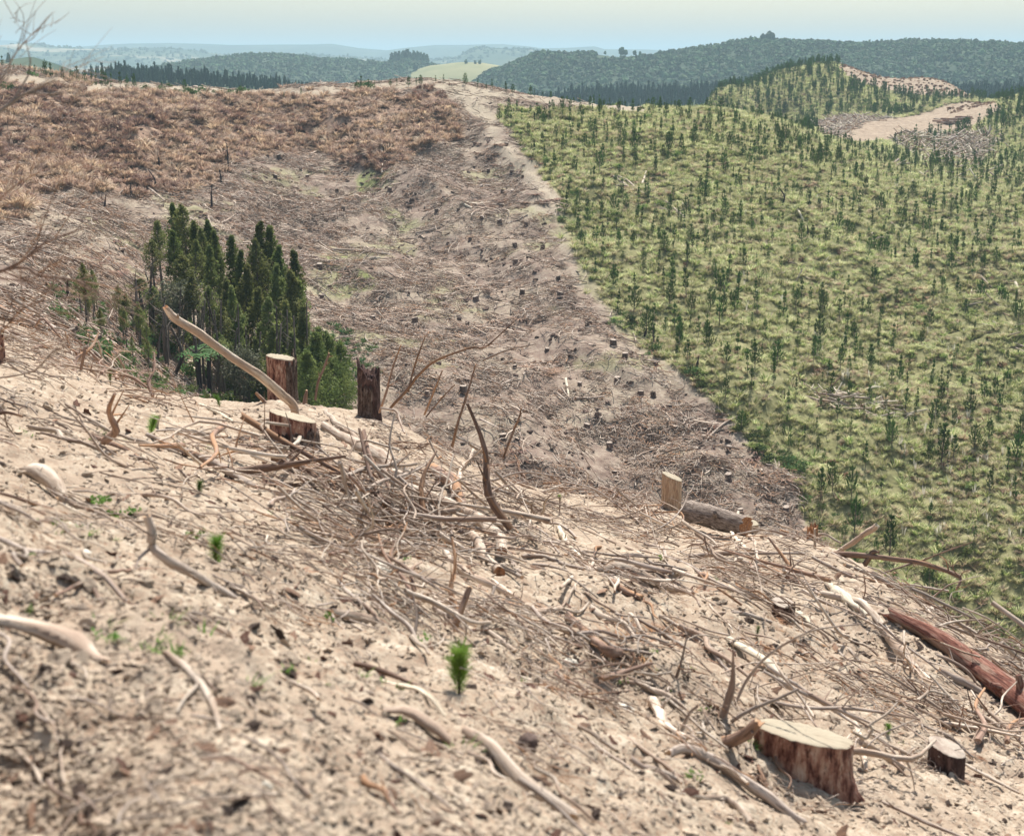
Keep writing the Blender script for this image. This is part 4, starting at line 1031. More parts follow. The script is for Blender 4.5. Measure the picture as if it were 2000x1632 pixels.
log(B, 'straight grey stick leaning right over the large stump', [(1395,1430,8.9),(1440,1400,8.8),(1472,1382,8.8),(1510,1368,8.8),(1560,1345,8.8)], [7,9,9,8,6], 'grey_wood', None, 'branch', 8, .1, subs=(([(1477,1380,8.8),(1474,1350,8.8),(1483,1328,8.8)],3),))
log(B, 'thin wavy twig standing left of the pointed splinter', [(1278,1430,9),(1300,1372,9),(1325,1310,9),(1345,1230,9)], [6,8,7,3], 'grey_wood', None, 'twig', 6, twigs=4)
log(B, 'curved pale twig in front of the pointed splinter', [(1318,1480,8.3),(1330,1430,8.3),(1345,1395,8.3),(1362,1378,8.3)], [7,8,8,7], 'grey_wood', None, 'twig', 6)
log(B, 'knotted mossy pale root lying left of the large stump', [(1275,1382),(1290,1415),(1310,1440),(1335,1462)], [22,24,20,16], 'pale_wood', None, 'root', 10, .4)
log(B, 'twisted white root forking right of the large stump', [(1666,1425),(1678,1455),(1685,1480),(1690,1512)], [9,13,14,8], 'pale_wood', None, 'root', 8, .2, subs=(([(1685,1475),(1700,1460)],6),))
log(B, 'zigzag pale twig right of the large stump', [(1664,1428,9.5),(1690,1440,9.6),(1704,1425,9.6),(1700,1415,9.6),(1730,1395,9.7),(1752,1372,9.8)], [6,8,7,6,6,4], 'pale_wood', None, 'twig', 8)
log(B, 'short white stick pointing at the dark stump', [(1700,1440),(1745,1465),(1795,1485)], [7,9,6], 'pale_wood', None, 'branch', 6)
log(B, 'dark brown stick standing upright in the lower centre', [(917,1148,8.6),(905,1178,8.55),(893,1205,8.5),(880,1237,8.45)], [10,12,13,10], 'brown_wood', None, 'branch', 8, .25)
log(B, 'leaning dark twig with a bent foot left of the upright brown stick', [(728,1162,7.6),(765,1195,7.5),(800,1225,7.4),(813,1255,7.3),(814,1290,7.2),(826,1322,7.1)], [6,8,9,11,9,8], 'grey_wood', None, 'twig', 8, .15, subs=(([(808,1250,7.4),(814,1205,7.5),(806,1160,7.6)],8),))
log(B, 'long thin stick reaching right from the upright brown stick', [(892,1215),(930,1205),(975,1190),(992,1180)], [5,8,7,5], 'grey_wood', None, 'branch', 6)
log(B, 'white stick right of the bright seedling', [(945,1243),(975,1255),(1005,1280)], [7,12,10], 'pale_wood', None, 'branch', 6)
log(B, 'long pale pole in the lower centre right', [(1230,1335),(1265,1355),(1300,1372),(1340,1388)], [8,12,12,8], 'pale_wood', None, 'branch', 8, .1)
log(B, 'pale pole ending beside the knotted root', [(1240,1345),(1200,1338),(1185,1330)], [9,7,5], 'pale_wood', None, 'branch', 6)
for lb, pts, w in [('curving stick between the brown log and the white slab', [(1376,1255),(1390,1290),(1420,1315),(1450,1340)], [8,9,8,5]),
        ('long straight stick below the torn log toward the white slab', [(1230,1200),(1290,1240),(1350,1280),(1430,1320)], [5,8,7,4]),
        ('slender pole running down to the right beneath the small weathered stump', [(1400,1200),(1450,1213),(1505,1222)], [5,8,7]),
        ('pale stick lying above the brown log', [(1020,1090),(1060,1098),(1100,1105),(1140,1122)], [8,10,9,6]),
        ('pale stick lying just right of the curved log\'s broken end', [(995,1095),(1005,1110),(1018,1130)], [8,11,8]),
        ('bleached stick with a notched end under the pinkish log', [(960,1140),(1000,1165),(1030,1190)], [7,9,6]),
        ('straight thin pole crossing the right half of the slash', [(1130,1030),(1230,1080),(1330,1120),(1430,1160),(1510,1195)], [4,6,7,6,4]),
        ('second thin pole nearly parallel to the crossing one', [(1250,1075),(1330,1112),(1420,1150),(1500,1178)], [4,6,6,4]),
        ('thin pole lying above the small weathered stump on the right', [(1490,1160),(1560,1200),(1610,1250),(1650,1290)], [4,7,7,4]),
        ('pale stick at the head of the splintered white log', [(1530,1120),(1570,1145),(1600,1165)], [6,8,6]),
        ('stick lying left of the curved pale branch near the red trunk', [(1635,1265),(1660,1285),(1680,1300)], [6,8,5]),
        ('blurred stick at the lower centre beside the dark rounded stone', [(1130,1425),(1165,1440),(1200,1465)], [8,10,7]),
        ('white root piece above the weathered log', [(1260,1500),(1300,1515),(1330,1530)], [9,12,9]),
        ('pale pole right of the pale slab and below the big red trunk', [(1800,1420),(1850,1445),(1900,1480)], [4,8,5]),
        ('long low stick at the bottom right corner', [(1880,1490),(1930,1520),(1990,1550)], [5,8,6])]:
    log(B, lb, pts, w, 'pale_wood' if len(lb) % 2 else 'grey_wood', None, 'branch', 7, .15, twigs=2)

# thin dead stems standing on the brow in front of the far slope
for lb, pts, w in [('tall arching bare sapling stem with two long tips in front of the felled slope', [(762,797,24),(797,758,24),(815,735,24),(850,705,23.8),(920,679,23.5),(948,677,23.4),(1004,628,23)], [6,7,6,5,4.5,4,2]),
        ('thin bare stem curving beside the tall arching one', [(797,765,24),(808,720,24),(818,690,24),(831,656,24)], [5,4,3.5,2]),
        ('dark upright bare stem right of the jagged stump', [(741,805,26),(756,760,26),(768,715,26),(783,674,26)], [5,5,4,2.5]),
        ('dark slender stem leaning right above the slash pile', [(829,810,25),(846,768,25),(864,723,25)], [4,4,2.5]),
        ('second slender stem just right of the leaning one', [(832,814,25),(862,778,25),(888,751,25)], [3.5,3,2]),
        ('tall dark bare stem above the tangled sticks in the centre', [(883,872,23),(893,830,23),(906,789,23),(918,750,23),(929,712,23)], [6,5.5,5,4,2.5]),
        ('bare stem standing farthest right above the tangle', [(983,893,24),(1004,838,24),(1014,815,24),(1018,796,24)], [5,5,4,3]),
        ('reddish stem leaning over between the grove and the jagged stump', [(616,780,24),(622,745,24),(632,720,24),(643,690,24)], [5,5,5,4]),
        ('pointed brown stake beside the tall orange stump', [(594,796,24),(596,780,24),(599,762,24)], [10,9,5]),
        ('small leaning stake left of the tall orange stump', [(522,790,23),(508,775,23),(500,767,23)], [8,8,6]),
        ('short stake standing on the left brow', [(158,722,22),(164,692,22),(166,672,22)], [6,6,4]),
        ('thin twig standing beside the stump at the left brow', [(1096,1052,22),(1093,1010,22),(1094,970,22)], [4,3.5,2.5]),
        ('thin upright twig on the right slope above the long grey log', [(1685,1172,17),(1690,1150,17),(1687,1120,17)], [3.5,3,2])]:
    log('dead_sapling', lb if 'stump at the left brow' not in lb else 'thin dark twig with a tiny green tip standing in the middle of the tangle', pts, w, 'brown_wood', None, 'dead sapling', 6, .1, twigs=5 if 'stake' not in lb else 0)
# long second tip of the arching stem and a few criss-cross pale twigs over the tangle
for lb, pts, w in [('second long tip bending right under the arching stem', [(944,703,23.4),(990,684,23.2),(1046,672,23)], [4,3.5,2]),
        ('pale bent twig hanging over the tangle in the centre', [(745,797,23),(772,802,22.8),(780,820,22.5),(790,845,22)], [5,6,6,4]),
        ('whitish fork of twigs above the curved log', [(838,860,21),(850,885,21),(865,905,21)], [4,5,4]),
        ('long pale twig lying level above the tangle', [(900,945,22),(960,938,22),(1020,922,22),(1090,930,22)], [4,6,5,3]),
        ('thin pale twig crossing the brow toward the tan stump', [(1100,940,24),(1160,955,24),(1210,990,24),(1270,1035,23)], [4,4,4,3]),
        ('long thin twig bowed in front of the short thick log', [(1210,1060,22),(1290,1030,22),(1330,995,22.5),(1345,960,23)], [3,4,3,2]),
        ('long bowed twig arching right from the small square stump', [(1440,1042,24),(1500,1035,24),(1560,1055,23.6),(1610,1085,23)], [4,5,5,4])]:
    log('twig', lb, pts, w, 'grey_wood', None, 'twig', 5, .1, twigs=4)

# the dead tree's branches reaching in from the left edge, close by and out of focus
def spray(label, pts, w, ntw, seed, mat='brown_wood', spread=.35):
    P3 = np.array([at(*q) for q in pts]); rad = np.array(w)/2*P3[:,1]/F
    root = empty('dead_branch', P3[0], label, 'dead branch', 'dead branches reaching in from the left edge')
    g = Geo(); n = 24; q, r = tube(g, P3, rad, 8, n, 0, .12, seed)
    add_obj('limb', g.mesh('limb', [M[mat]], True, P3[0]), root)
    rs = np.random.default_rng(seed)
    for k in range(ntw):
        i = int(rs.integers(3, n-1)); d = q[min(i+1,n-1)]-q[i-1]; d /= np.linalg.norm(d)
        e = d+rs.normal(size=3)*[.45,.3,.5]; e /= np.linalg.norm(e); L = spread*(.5+rs.random())
        g = Geo()
        p1 = q[i]+e*L*.5+rs.normal(size=3)*.02; p2 = q[i]+e*L+rs.normal(size=3)*.05
        tube(g, [q[i], p1, p2], [r[i]*.45+.001, r[i]*.35+.0008, .0008], 4, 6, 0)
        for m_ in range(4):
            e2 = e+rs.normal(size=3)*.55; s0 = q[i]+(p2-q[i])*(.3+.6*rs.random())
            tube(g, [s0, s0+e2*L*.22, s0+e2*L*.4+rs.normal(size=3)*.02], [.0018, .0013, .0006], 3, 4, 0)
        add_obj('twig', g.mesh('twigs', [M[mat]], True, P3[0]), root)
spray('blurred bare twigs against the sky at the top left corner', [(-60,230,7),(-5,170,7),(30,105,7),(55,75,7),(75,55,7)], [5,4,3,2,1], 7, 3, 'grey_wood', .2)
spray('blurred pale branch crossing the far slope at the upper left', [(-60,270,7),(-5,222,7),(30,195,7),(60,180,7),(110,188,7)], [9,8,6,4,2], 8, 4, 'grey_wood', .25)
spray('reddish branch sweeping right below the bare hilltop at the left edge', [(-60,545,8),(0,528,8),(50,523,8),(75,538,8),(120,543,8),(160,552,8),(210,585,8)], [7,6,5.5,5,4,3,2], 9, 5, 'brown_wood', .35)
spray('reddish branch rising right across the left part of the far slope', [(-50,560,8),(0,530,8),(40,512,8),(75,482,8),(110,465,8),(160,445,8)], [6,5,4.5,4,3,1.5], 8, 6, 'brown_wood', .35)
spray('fine reddish brush low on the left edge', [(-80,760,8),(-30,690,8),(10,640,8),(50,600,8),(90,585,8)], [5,4,3,2,1], 22, 7, 'brown_wood', .3)
spray('fine brownish brush halfway up the left edge', [(-80,470,8),(-30,420,8),(20,370,8),(60,345,8),(90,330,8)], [3,2.5,2,1.5,1], 7, 8, 'brown_wood', .3)
spray('bare twig sprays over the left brow', [(-40,740,11),(20,735,11),(70,722,11),(100,690,11),(130,675,11)], [4,4,3,2.5,1.5], 6, 9, 'pale_wood', .3)

# ------------------------------------------------------------------ stones, cones
def stone(px, py, wpx, label, mat='rock', seed=0, flat=(1,.8,.6), D=None, cat='stone', name='stone'):
    p = hit(px, py)[0] if D is None else at(px, py, D); r = wpx/2*p[1]/F
    me = lump_mesh(name, M[mat], seed, tuple(r*f for f in flat), .16, 3)
    o = add_obj(name, me, None, p+np.array([0,0,r*flat[2]*.35])); o.rotation_euler = (0,0,seed)
    for q in me.polygons: q.use_smooth = True
    tag(o, label, cat)
stone(1032, 1458, 46, 'dark rounded stone on pale soil in the lower centre', 'dark_rock', 1, (1,.9,1.0))
stone(884, 1584, 27, 'small white pebble beside the bottom white branch', 'plank', 2, (1,.8,.8))
stone(150, 1085, 62, 'cream coloured flat stone on the left slope', 'rock', 3, (1,.8,.35))
stone(40, 672, 34, 'whitish boulder at the left brow', 'rock', 4, (1,.8,.6))
stone(1215, 1395, 62, 'lumpy pale clod heap capping a dark hollow left of the large stump', 'rock', 5, (1,.8,.5))
stone(775, 1065, 48, 'pale clod above a dark hollow, left of the curved log end', 'rock', 6, (.9,.8,.6))
stone(1110, 1300, 42, 'yellowish clod in the middle of the lower slash', 'rock', 7, (1,.8,.5))
stone(745, 1110, 60, 'yellowish crumbly patch of clods in the centre left', 'rock', 8, (1,.8,.25))
stone(520, 1545, 34, 'pale pointed stone blurred at the bottom left', 'rock', 9, (.8,.6,1))
stone(1610, 1545, 60, 'rough dark clump of bark at the foot of the large stump', 'dark_bark', 10, (1,.8,.4), None, 'bark clump', 'bark_clump')
stone(1655, 1548, 50, 'ragged grey bark clump at the lower right of the large stump', 'grey_wood', 11, (.8,.8,.5), None, 'bark clump', 'bark_clump')
stone(1185, 1560, 46, 'rotten orange clod', 'grey_wood', 12, (1,.8,.5)) if False else None

def pinecone(px, py, wpx, label, seed):
    p = hit(px, py)[0]; r = wpx/2*p[1]/F; rs = np.random.default_rng(seed); g = Geo()
    for i in range(14):
        t_ = i/13; rr = r*math.sin(math.pi*(.15+.8*t_))*1.0; zz = r*2.4*(t_-.5)
        for k in range(10):
            a = k*.628+i*.39; c, s = math.cos(a), math.sin(a)
            b0 = np.array([rr*.5*c, rr*.5*s, zz]); tp = np.array([rr*1.05*c, rr*1.05*s, zz+r*.28]); sd = np.array([-s, c, 0])*r*.2
            g.add([b0-sd, b0+sd, tp+sd, tp-sd, tp-[0,0,r*.12]], [[3,2,4]], [[0,1,2,3]])
    o = add_obj('pine_cone', g.mesh('pine_cone', [M['cone']], False), None, p+np.array([0,0,r])); o.rotation_euler = (R(80), R(20), seed)
    tag(o, label, 'pine cone')
pinecone(1513, 1385, 22, 'open pine cone just above the top of the large stump', 1)
pinecone(1462, 1222, 18, 'open pine cone left of the small weathered stump', 2)
pinecone(1177, 1293, 22, 'dark pine cone in the hollow beside the brown log', 3)
pinecone(1560, 1283, 14, 'small pine cone right of the white slab', 4)
pinecone(1670, 1262, 17, 'pine cone lying left of the long crooked grey log', 5)

# ---------- litter over the near slope
NEARD = 38
chip = [lump_mesh('wood_chip', M['clod'], 1, (1.3,.7,.35), .35), lump_mesh('wood_chip', M['pale_wood'], 2, (1.8,.5,.25), .3), lump_mesh('wood_chip', M['clod'], 3, (1.2,.9,.3), .4), lump_mesh('wood_chip', M['clod'], 4, (1,1,.5), .3)]
px_, py_, p = rand_ground(60000, (-200, 2200), (640, 1900), lambda a, b2, p: p[:,1] < NEARD, 2.2)
k = rng.random(len(p)) < .75; p = p[k]; n_ = len(p)
sc_ = rng.uniform(.35,1,n_)**2*.024*(.45+p[:,1]/14)
scatter('chip_litter', chip, plc(p[:,0], p[:,1], 0.0)+np.stack([sc_*0, sc_*0, sc_*.2], -1), np.stack([rng.normal(0,.4,n_), rng.normal(0,.4,n_), rng.uniform(0,6.28,n_)], -1), np.minimum(sc_, .04), 'pale wood chips, clods and stones covering the near slope', 'chips')
tn = [twigs_mesh('twigs', [M['grey_wood'], M['pale_wood'], M['brown_wood']], 20, .5, .46, .0055, 150+k, 1.3, .16, 4) for k in range(4)]
def NDENS(a, b2):          # bare on the left and close by, thick slash across the middle and to the right
    d = np.full(a.shape, .05)*(b2 < 1250)+.02
    for cx, cy, rx, ry, w in [(1150,1120,420,170,1.0),(1520,1120,330,120,1.0),(900,960,240,90,.9),(1760,1190,260,110,1.0),(1300,1300,300,110,.55),(650,850,200,50,.5),(1850,1330,250,120,.55),(350,900,300,60,.14),(1350,1480,260,90,.4),(700,1150,300,70,.22),(110,700,200,60,.7)]:
        d = np.maximum(d, w*np.exp(-((a-cx)/rx)**2-((b2-cy)/ry)**2))
    return d
LP = np.array(LOGPTS+[(o_.location.x, o_.location.y-dy_, .5) for o_ in scene.objects if o_.name.startswith('tree_stump') for dy_ in ((0, .7, 1.6) if o_.location.y < 20 else (0, 1, 2, 3, 4, 5))]+[(q_[0]*f_, q_[1]*f_, .45) for q_ in (at(1350,1010,26.2), at(1380,1015,26), at(1410,1020,25.8), at(1445,1030,25.6)) for f_ in (1, .96, .92, .88, .84)])
def clear_of_logs(p, pad):
    k = np.ones(len(p), bool)
    for i in range(0, len(p), 500):
        q = p[i:i+500]; d = np.hypot(q[:,None,0]-LP[None,:,0], (q[:,None,1]-LP[None,:,1])*.55) - LP[None,:,2]
        k[i:i+500] = d.min(1) > pad
    return k
px_, py_, p = rand_ground(14000, (-200, 2200), (640, 1800), lambda a, b2, p: (p[:,1] < NEARD) & (rng.random(len(a)) < NDENS(a, b2)*sm(-.35,.2,fbm(p[:,0], p[:,1], 2.2, 3, 261))), 2.2)
k = (rng.random(len(p)) < np.clip(p[:,1]/16, .3, 1)*.8) & (clear_of_logs(p, .22) | (rng.random(len(p)) < .2)); p = p[k]; n_ = len(p)
yaw = np.where(rng.random(n_) < .2, rng.normal(-.75,.5,n_), rng.uniform(0,6.28,n_))
scatter('twig_litter', tn, plc(p[:,0], p[:,1], .015), euler_align(normals(p[:,0], p[:,1], .3, H_BASE), yaw), rng.uniform(.6,1.3,n_)*np.clip(p[:,1]/13, .4, 1), 'grey and tan twigs and broken sticks matted over the near slope', 'twigs')
# heavier broken branches thrown over each other
def tangle_mesh(seed):
    rs = np.random.default_rng(seed); g = Geo()
    for k in range(9):
        a = rs.random()*3.14; L = .5+.9*rs.random()**1.5; c = np.array([rs.normal()*.35, rs.normal()*.3, .04+.16*rs.random()]); d = np.array([math.cos(a), math.sin(a), rs.normal()*.2])
        pr = np.array([-d[1], d[0], .3*rs.normal()]); b1 = rs.normal()*.09*L; b2 = rs.normal()*.09*L; rr = .006+.024*rs.random()**3
        pts = [c-d*L/2, c-d*L*.2+pr*b1, c+d*L*.12+pr*(b1*.3+b2), c+d*L/2]
        tube(g, pts, [rr, rr*.95, rr*.75, rr*.4], 6, 10, int(rs.integers(0, 3)), .22, seed*10+k)
        for q in range(rs.integers(1, 4)):
            s0 = pts[1]+(pts[2]-pts[1])*rs.random(); e = d*.5+rs.normal(size=3)*.6; e /= np.linalg.norm(e); tube(g, [s0, s0+e*L*.14, s0+e*L*.3+rs.normal(size=3)*.02], [rr*.5, rr*.35, rr*.12], 4, 4, 2, caps=False)
    return g.mesh('tangle', [M['pale_wood'], M['pale_wood'] if seed % 2 else M['grey_wood'], M['brown_wood'] if seed % 3 else M['grey_wood']], True)
tg = [tangle_mesh(180+k) for k in range(7)]
px_, py_, p = rand_ground(9000, (-200, 2200), (640, 1700), lambda a, b2, p: (p[:,1] < NEARD) & (rng.random(len(a)) < NDENS(a, b2)**1.3*sm(-.3,.1,fbm(p[:,0], p[:,1], 1.8, 3, 266))), 2.2)
k = (rng.random(len(p)) < np.clip(p[:,1]/17, .25, 1)**1.5*.55) & (p[:,1] > 6.5); p = p[k]; p = p[clear_of_logs(p, .3)]; n_ = len(p)
yaw = np.where(rng.random(n_) < .35, rng.normal(-.75,.4,n_), rng.uniform(0,6.28,n_))
scatter('branch_tangle', tg, plc(p[:,0], p[:,1], .02)+np.stack([yaw*0, yaw*0, .22*rng.random(n_)**2*np.clip((p[:,1]-6)/10, 0, 1)], -1), euler_align(normals(p[:,0], p[:,1], .3, H_BASE), yaw)+np.stack([rng.normal(0,.28,n_), rng.normal(0,.22,n_), yaw*0], -1), rng.uniform(.5,1.45,n_)*np.clip(p[:,1]/13, .5, 1.1), 'tangled broken branches heaped across the middle of the near slope', 'branches')
bk = [lump_mesh('bark_bit', M['brown_wood'], 41, (1.6,.7,.16), .35, 2), lump_mesh('bark_bit', M['stump_wood'], 42, (1.3,.6,.2), .4, 2), lump_mesh('bark_bit', M['dark_bark'], 43, (1.1,.8,.35), .4, 2), lump_mesh('bark_bit', M['clod'], 44, (1,.9,.5), .35, 2), lump_mesh('bark_bit', M['clod'], 45, (1.2,.9,.6), .3, 2)]
px_, py_, p = rand_ground(16000, (-200, 2200), (660, 1800), lambda a, b2, p: p[:,1] < NEARD, 2.2)
k = rng.random(len(p)) < .34; p = p[k]; n_ = len(p)
scatter('bark_and_clods', bk, plc(p[:,0], p[:,1], .0), np.stack([rng.normal(0,.45,n_), rng.normal(0,.45,n_), rng.uniform(0,6.28,n_)], -1), (.006+.04*rng.random(n_)**5)*(.55+np.minimum(p[:,1], 20)/14), 'bark pieces, clods and crumbs strewn over the near slope', 'bark')
rn = [blades_mesh('needle_spray', [M['red_needles'], M['brown_wood']], 40, .22, .07, .006, 1.2, 2, 160, .5, .3)]
px_, py_, p = rand_ground(2500, (450, 2100), (780, 1500), lambda a, b2, p: (p[:,1] < NEARD) & (fbm(p[:,0], p[:,1], 1.6, 3, 271) > .21), 2.2)
n_ = len(p)
scatter('fallen_needles', rn, plc(p[:,0], p[:,1], .01), euler_align(normals(p[:,0], p[:,1], .3, H_BASE), rng.uniform(0,6.28,n_)), rng.uniform(.6,1.4,n_), 'sprays of rusty dead needles among the sticks', 'dead needles')
wl = [blades_mesh('weed_tuft', [M['weed']], 12, .09, .09, .006, .9, 2, 170, .3), bush_mesh('weed_leaves', [M['weed']], 14, .05, .03, .010, 171, 2)]
px_, py_, p = rand_ground(900, (0, 2000), (830, 1500), lambda a, b2, p: (p[:,1] < NEARD) & (p[:,1] > 4.5) & (fbm(p[:,0], p[:,1], 1.3, 3, 281) > .17+.10*(a > 700)), 2.2)
n_ = len(p)
scatter('small_weeds', wl, plc(p[:,0], p[:,1], .01), np.stack([p[:,0]*0, p[:,0]*0, rng.uniform(0,6.28,n_)], -1), rng.uniform(.4,1.1,n_), 'tiny bright green weeds sprouting in the bare soil', 'weeds')

# litter banked up against the feet of the stumps
foot = []
for o_ in [o for o in scene.objects if o.name.startswith('tree_stump')]:
    rr_ = max((o_.children[0].dimensions.x, .3))*.5
    bb = [Vector(v) for v in o_.children[0].bound_box]; rr_ = (max(v.x for v in bb)-min(v.x for v in bb))/2
    for k in range(34):
        a = rng.uniform(0, 6.28); d = rr_*rng.uniform(.95, 1.5); foot.append((o_.location.x+math.cos(a)*d, o_.location.y+math.sin(a)*d, rr_))
foot = np.array(foot); n_ = len(foot)
sl_ = rng.uniform(.012, .05, n_)
scatter('stump_litter', bk[2:]+bk[:2], plc(foot[:,0], foot[:,1], .005), np.stack([rng.normal(0,.4,n_), rng.normal(0,.4,n_), rng.uniform(0,6.28,n_)], -1), sl_, 'bits of bark and clods banked round the feet of the near stumps', 'litter')
k = np.arange(n_) % 7 == 0
scatter('stump_twigs', tn, plc(foot[k,0], foot[k,1], .01), np.stack([rng.normal(0,.2,k.sum()), rng.normal(0,.2,k.sum()), rng.uniform(0,6.28,k.sum())], -1), rng.uniform(.3,.6,k.sum()), 'thin twigs lying round the feet of the near stumps', 'twigs')

# ------------------------------------------------------------------ loose sticks on the near slope, the larger ones each on their own
px_, py_, p = rand_ground(2600, (-60, 2060), (700, 1620), lambda a, b2, p: (p[:,1] < 34) & (rng.random(len(a)) < np.clip(NDENS(a, b2), .16, 1)), 2.2)
nst = 215
groups = [('on the bare left part of the near slope', lambda a, b2: a < 620), ('in the tangle across the middle of the near slope', lambda a, b2: (a >= 620) & (a < 1400)), ('on the right part of the near slope', lambda a, b2: a >= 1400)]
kinds = []
for k in range(14):
    rs = np.random.default_rng(500+k); g = Geo(); L = .5+.5*rs.random(); r0 = .011+.012*rs.random()
    pts = [np.array([L*(q/4-.5), rs.normal()*.035, .01+abs(rs.normal())*.02*(q in (1,2,3))]) for q in range(5)]
    tube(g, pts, [r0, r0*1.05, r0*.9, r0*.75, r0*.5], 7, 16, 0, .2, k, capm=1)
    for m_ in range(rs.integers(0, 3)):
        i = rs.integers(1, 4); e = np.array([.5*rs.choice([-1,1]), rs.normal()*.6, .35*rs.random()]); tube(g, [pts[i], pts[i]+e*.12, pts[i]+e*.22+rs.normal(size=3)*.01], [r0*.45, r0*.3, r0*.12], 5, 5, 0)
    kinds.append([g.mesh('stick', [M[mm], M['cut_red']], True) for mm in ('pale_wood', 'grey_wood', 'brown_wood')])
sel = rng.permutation(len(p))[:nst]
nrm = normals(p[:,0], p[:,1], .3, H_BASE)
for i in sel:
    a, b2 = px_[i], py_[i]; D = p[i,1]
    gi = [k for k, (n_, f_) in enumerate(groups) if bool(f_(a, b2))][0]
    mk = rng.choice(3, p=[.5,.33,.17]); me = kinds[rng.integers(0, 14)][mk]
    yaw = rng.normal(-.75,.45) if rng.random() < .6 else rng.uniform(0, 6.28)
    o = add_obj('stick', me, None, (p[i,0], D, float(zat(p[i,0], D))+.012))
    e = euler_align(nrm[i:i+1], np.array([yaw]))[0]; o.rotation_euler = (e[0], e[1]+rng.normal()*.06, e[2])
    s = rng.uniform(.5, 1.25)*(.45+min(D, 24)/22)*min(1, .25+D/14); o.scale = (s, s, s)
    nm_ = ['pale bleached stick', 'grey weathered stick', 'brown barked stick'][mk]+' lying loose '+groups[gi][0]
    tag(o, nm_, 'stick', nm_.replace(' stick', ' sticks'))
# ------------------------------------------------------------------ young pines
def pine_geo(seed, h=2.4, w=.5, whorls=6, per=5, up=.9, gap=.28, mats=('trunk', 'needle'), nd=22, lw=.13, nw=.019, sep=False, base=.12):
    rs = np.random.default_rng(seed); gt = Geo(); gc = Geo() if sep else gt; mi = 0 if sep else 1
    lean = rs.normal(size=2)*.02*h
    top = np.array([lean[0], lean[1], h])
    tube(gt, [(0,0,-.15), (lean[0]*.3, lean[1]*.3, h*.5), top], [.018*h, .012*h, .004*h], 5, 6, 0, caps=False)
    def needles(a, b, n, L):
        a = np.asarray(a, float); b = np.asarray(b, float); d = b-a; Ld = np.linalg.norm(d); d = d/Ld
        t_ = rs.random(n)[:,None]; p = a+(b-a)*t_
        e = d*1.3+rs.normal(size=(n,3))*.75; e /= np.linalg.norm(e, axis=1)[:,None]
        s_ = np.cross(e, rs.normal(size=(n,3))); s_ /= np.linalg.norm(s_, axis=1)[:,None]
        Ln = L*(.7+.6*rs.random(n))[:,None]
        V = np.stack([p-s_*nw, p+s_*nw, p+e*Ln+s_*nw*.4, p+e*Ln-s_*nw*.4], 1).reshape(-1,3)
        gc.add(V, None, np.arange(4*n).reshape(-1,4), mi)
    for k in range(whorls):
        t_ = base+(1-base)*(k+.5*rs.random())/whorls; z = h*t_
        if rs.random() < gap*.5: continue
        ln = w*(1.15-t_)**.7*(.7+.5*rs.random()); np_ = per+rs.integers(-1, 2); a0 = rs.random()*6.28
        for q in range(max(2, np_)):
            a = a0+q*6.28/np_+rs.normal()*.25; L = ln*(.6+.6*rs.random())
            s = np.array([lean[0]*t_, lean[1]*t_, z])
            m_ = s+np.array([math.cos(a)*L*.6, math.sin(a)*L*.6, L*up*.35]); e = m_+np.array([math.cos(a)*L*.25, math.sin(a)*L*.25, L*up*.75])
            tube(gt, [s, m_, e], [.005*h, .004*h, .002*h], 3, 4, 0, caps=False)
            needles(s+(m_-s)*.3, m_, nd//3, lw*h/2.4); needles(m_, e, nd, lw*h/2.4)
    needles(top*[1,1,.72], top, nd*2, lw*h/2.4); needles(top*[1,1,.9], top+[0,0,.06*h], nd, lw*h/2.4)
    return gt, gc
variants = [dict(w=.62, whorls=8, per=6, nd=22), dict(w=.46, whorls=7, per=5), dict(w=.30, whorls=6, per=4, gap=.6), dict(w=.40, whorls=5, per=5, base=.3), dict(w=.72, whorls=7, per=7, nd=22), dict(w=.34, whorls=7, per=4)]
pine_whole = []; pine_parts = []
for k, kw in enumerate(variants):
    gt, _ = pine_geo(700+k, sep=False, **kw); pine_whole.append(gt.mesh('young_pine', [M['trunk'], M['needle']], True))
    gt, gc = pine_geo(700+k, sep=True, **kw); pine_parts.append((gt.mesh('pine_trunk', [M['trunk']], True), gc.mesh('pine_crown', [M['needle']], True)))
def put_pine(x, y, h, label, group=None, v=None, parts=True, kind='young_pine', cat='pine tree', dz=0):
    v = int(rng.integers(0, 6)) if v is None else v; s = h/2.4; z = float(zat(x, y))+dz; yaw = rng.uniform(0, 6.28)
    if parts:
        r_ = empty(kind, (x, y, z), label, cat, group); r_.rotation_euler = (rng.normal()*.04, rng.normal()*.04, yaw); r_.scale = (s*rng.uniform(.85,1.2),)*2+(s,)
        add_obj('trunk', pine_parts[v][0], r_); add_obj('crown', pine_parts[v][1], r_)
    else:
        r_ = add_obj(kind, pine_whole[v], None, (x, y, z)); r_.rotation_euler = (rng.normal()*.04, rng.normal()*.04, yaw); r_.scale = (s*rng.uniform(.85,1.2),)*2+(s,)
        tag(r_, label, cat, group)
    return r_
# the tallest, each told by where it stands
for px, py, hp, v, lb in [(1668,1050,82,0,'tall bushy young pine standing just above the straight pale pole'), (1737,1092,92,1,'slim tall young pine rising right behind the arching branch'),
        (1603,980,66,1,'young pine at the left of the cluster nearest the felled corner'), (1626,962,60,4,'bushy young pine in the middle of the cluster nearest the felled corner'), (1662,985,66,4,'dense dark young pine right of the cluster nearest the felled corner'),
        (1838,905,80,1,'tall forked young pine alone on the lower right plantation'), (1983,905,66,0,'large young pine low at the right edge of the plantation'), (1690,915,52,2,'thin young pine above the tall bushy one'),
        (975,238,22,4,'small round pine alone beside the dirt track below the ridge')]:
    p = hit([px], [py], 52)[0]
    put_pine(p[0], p[1], hp*p[1]/F, lb, None, v)
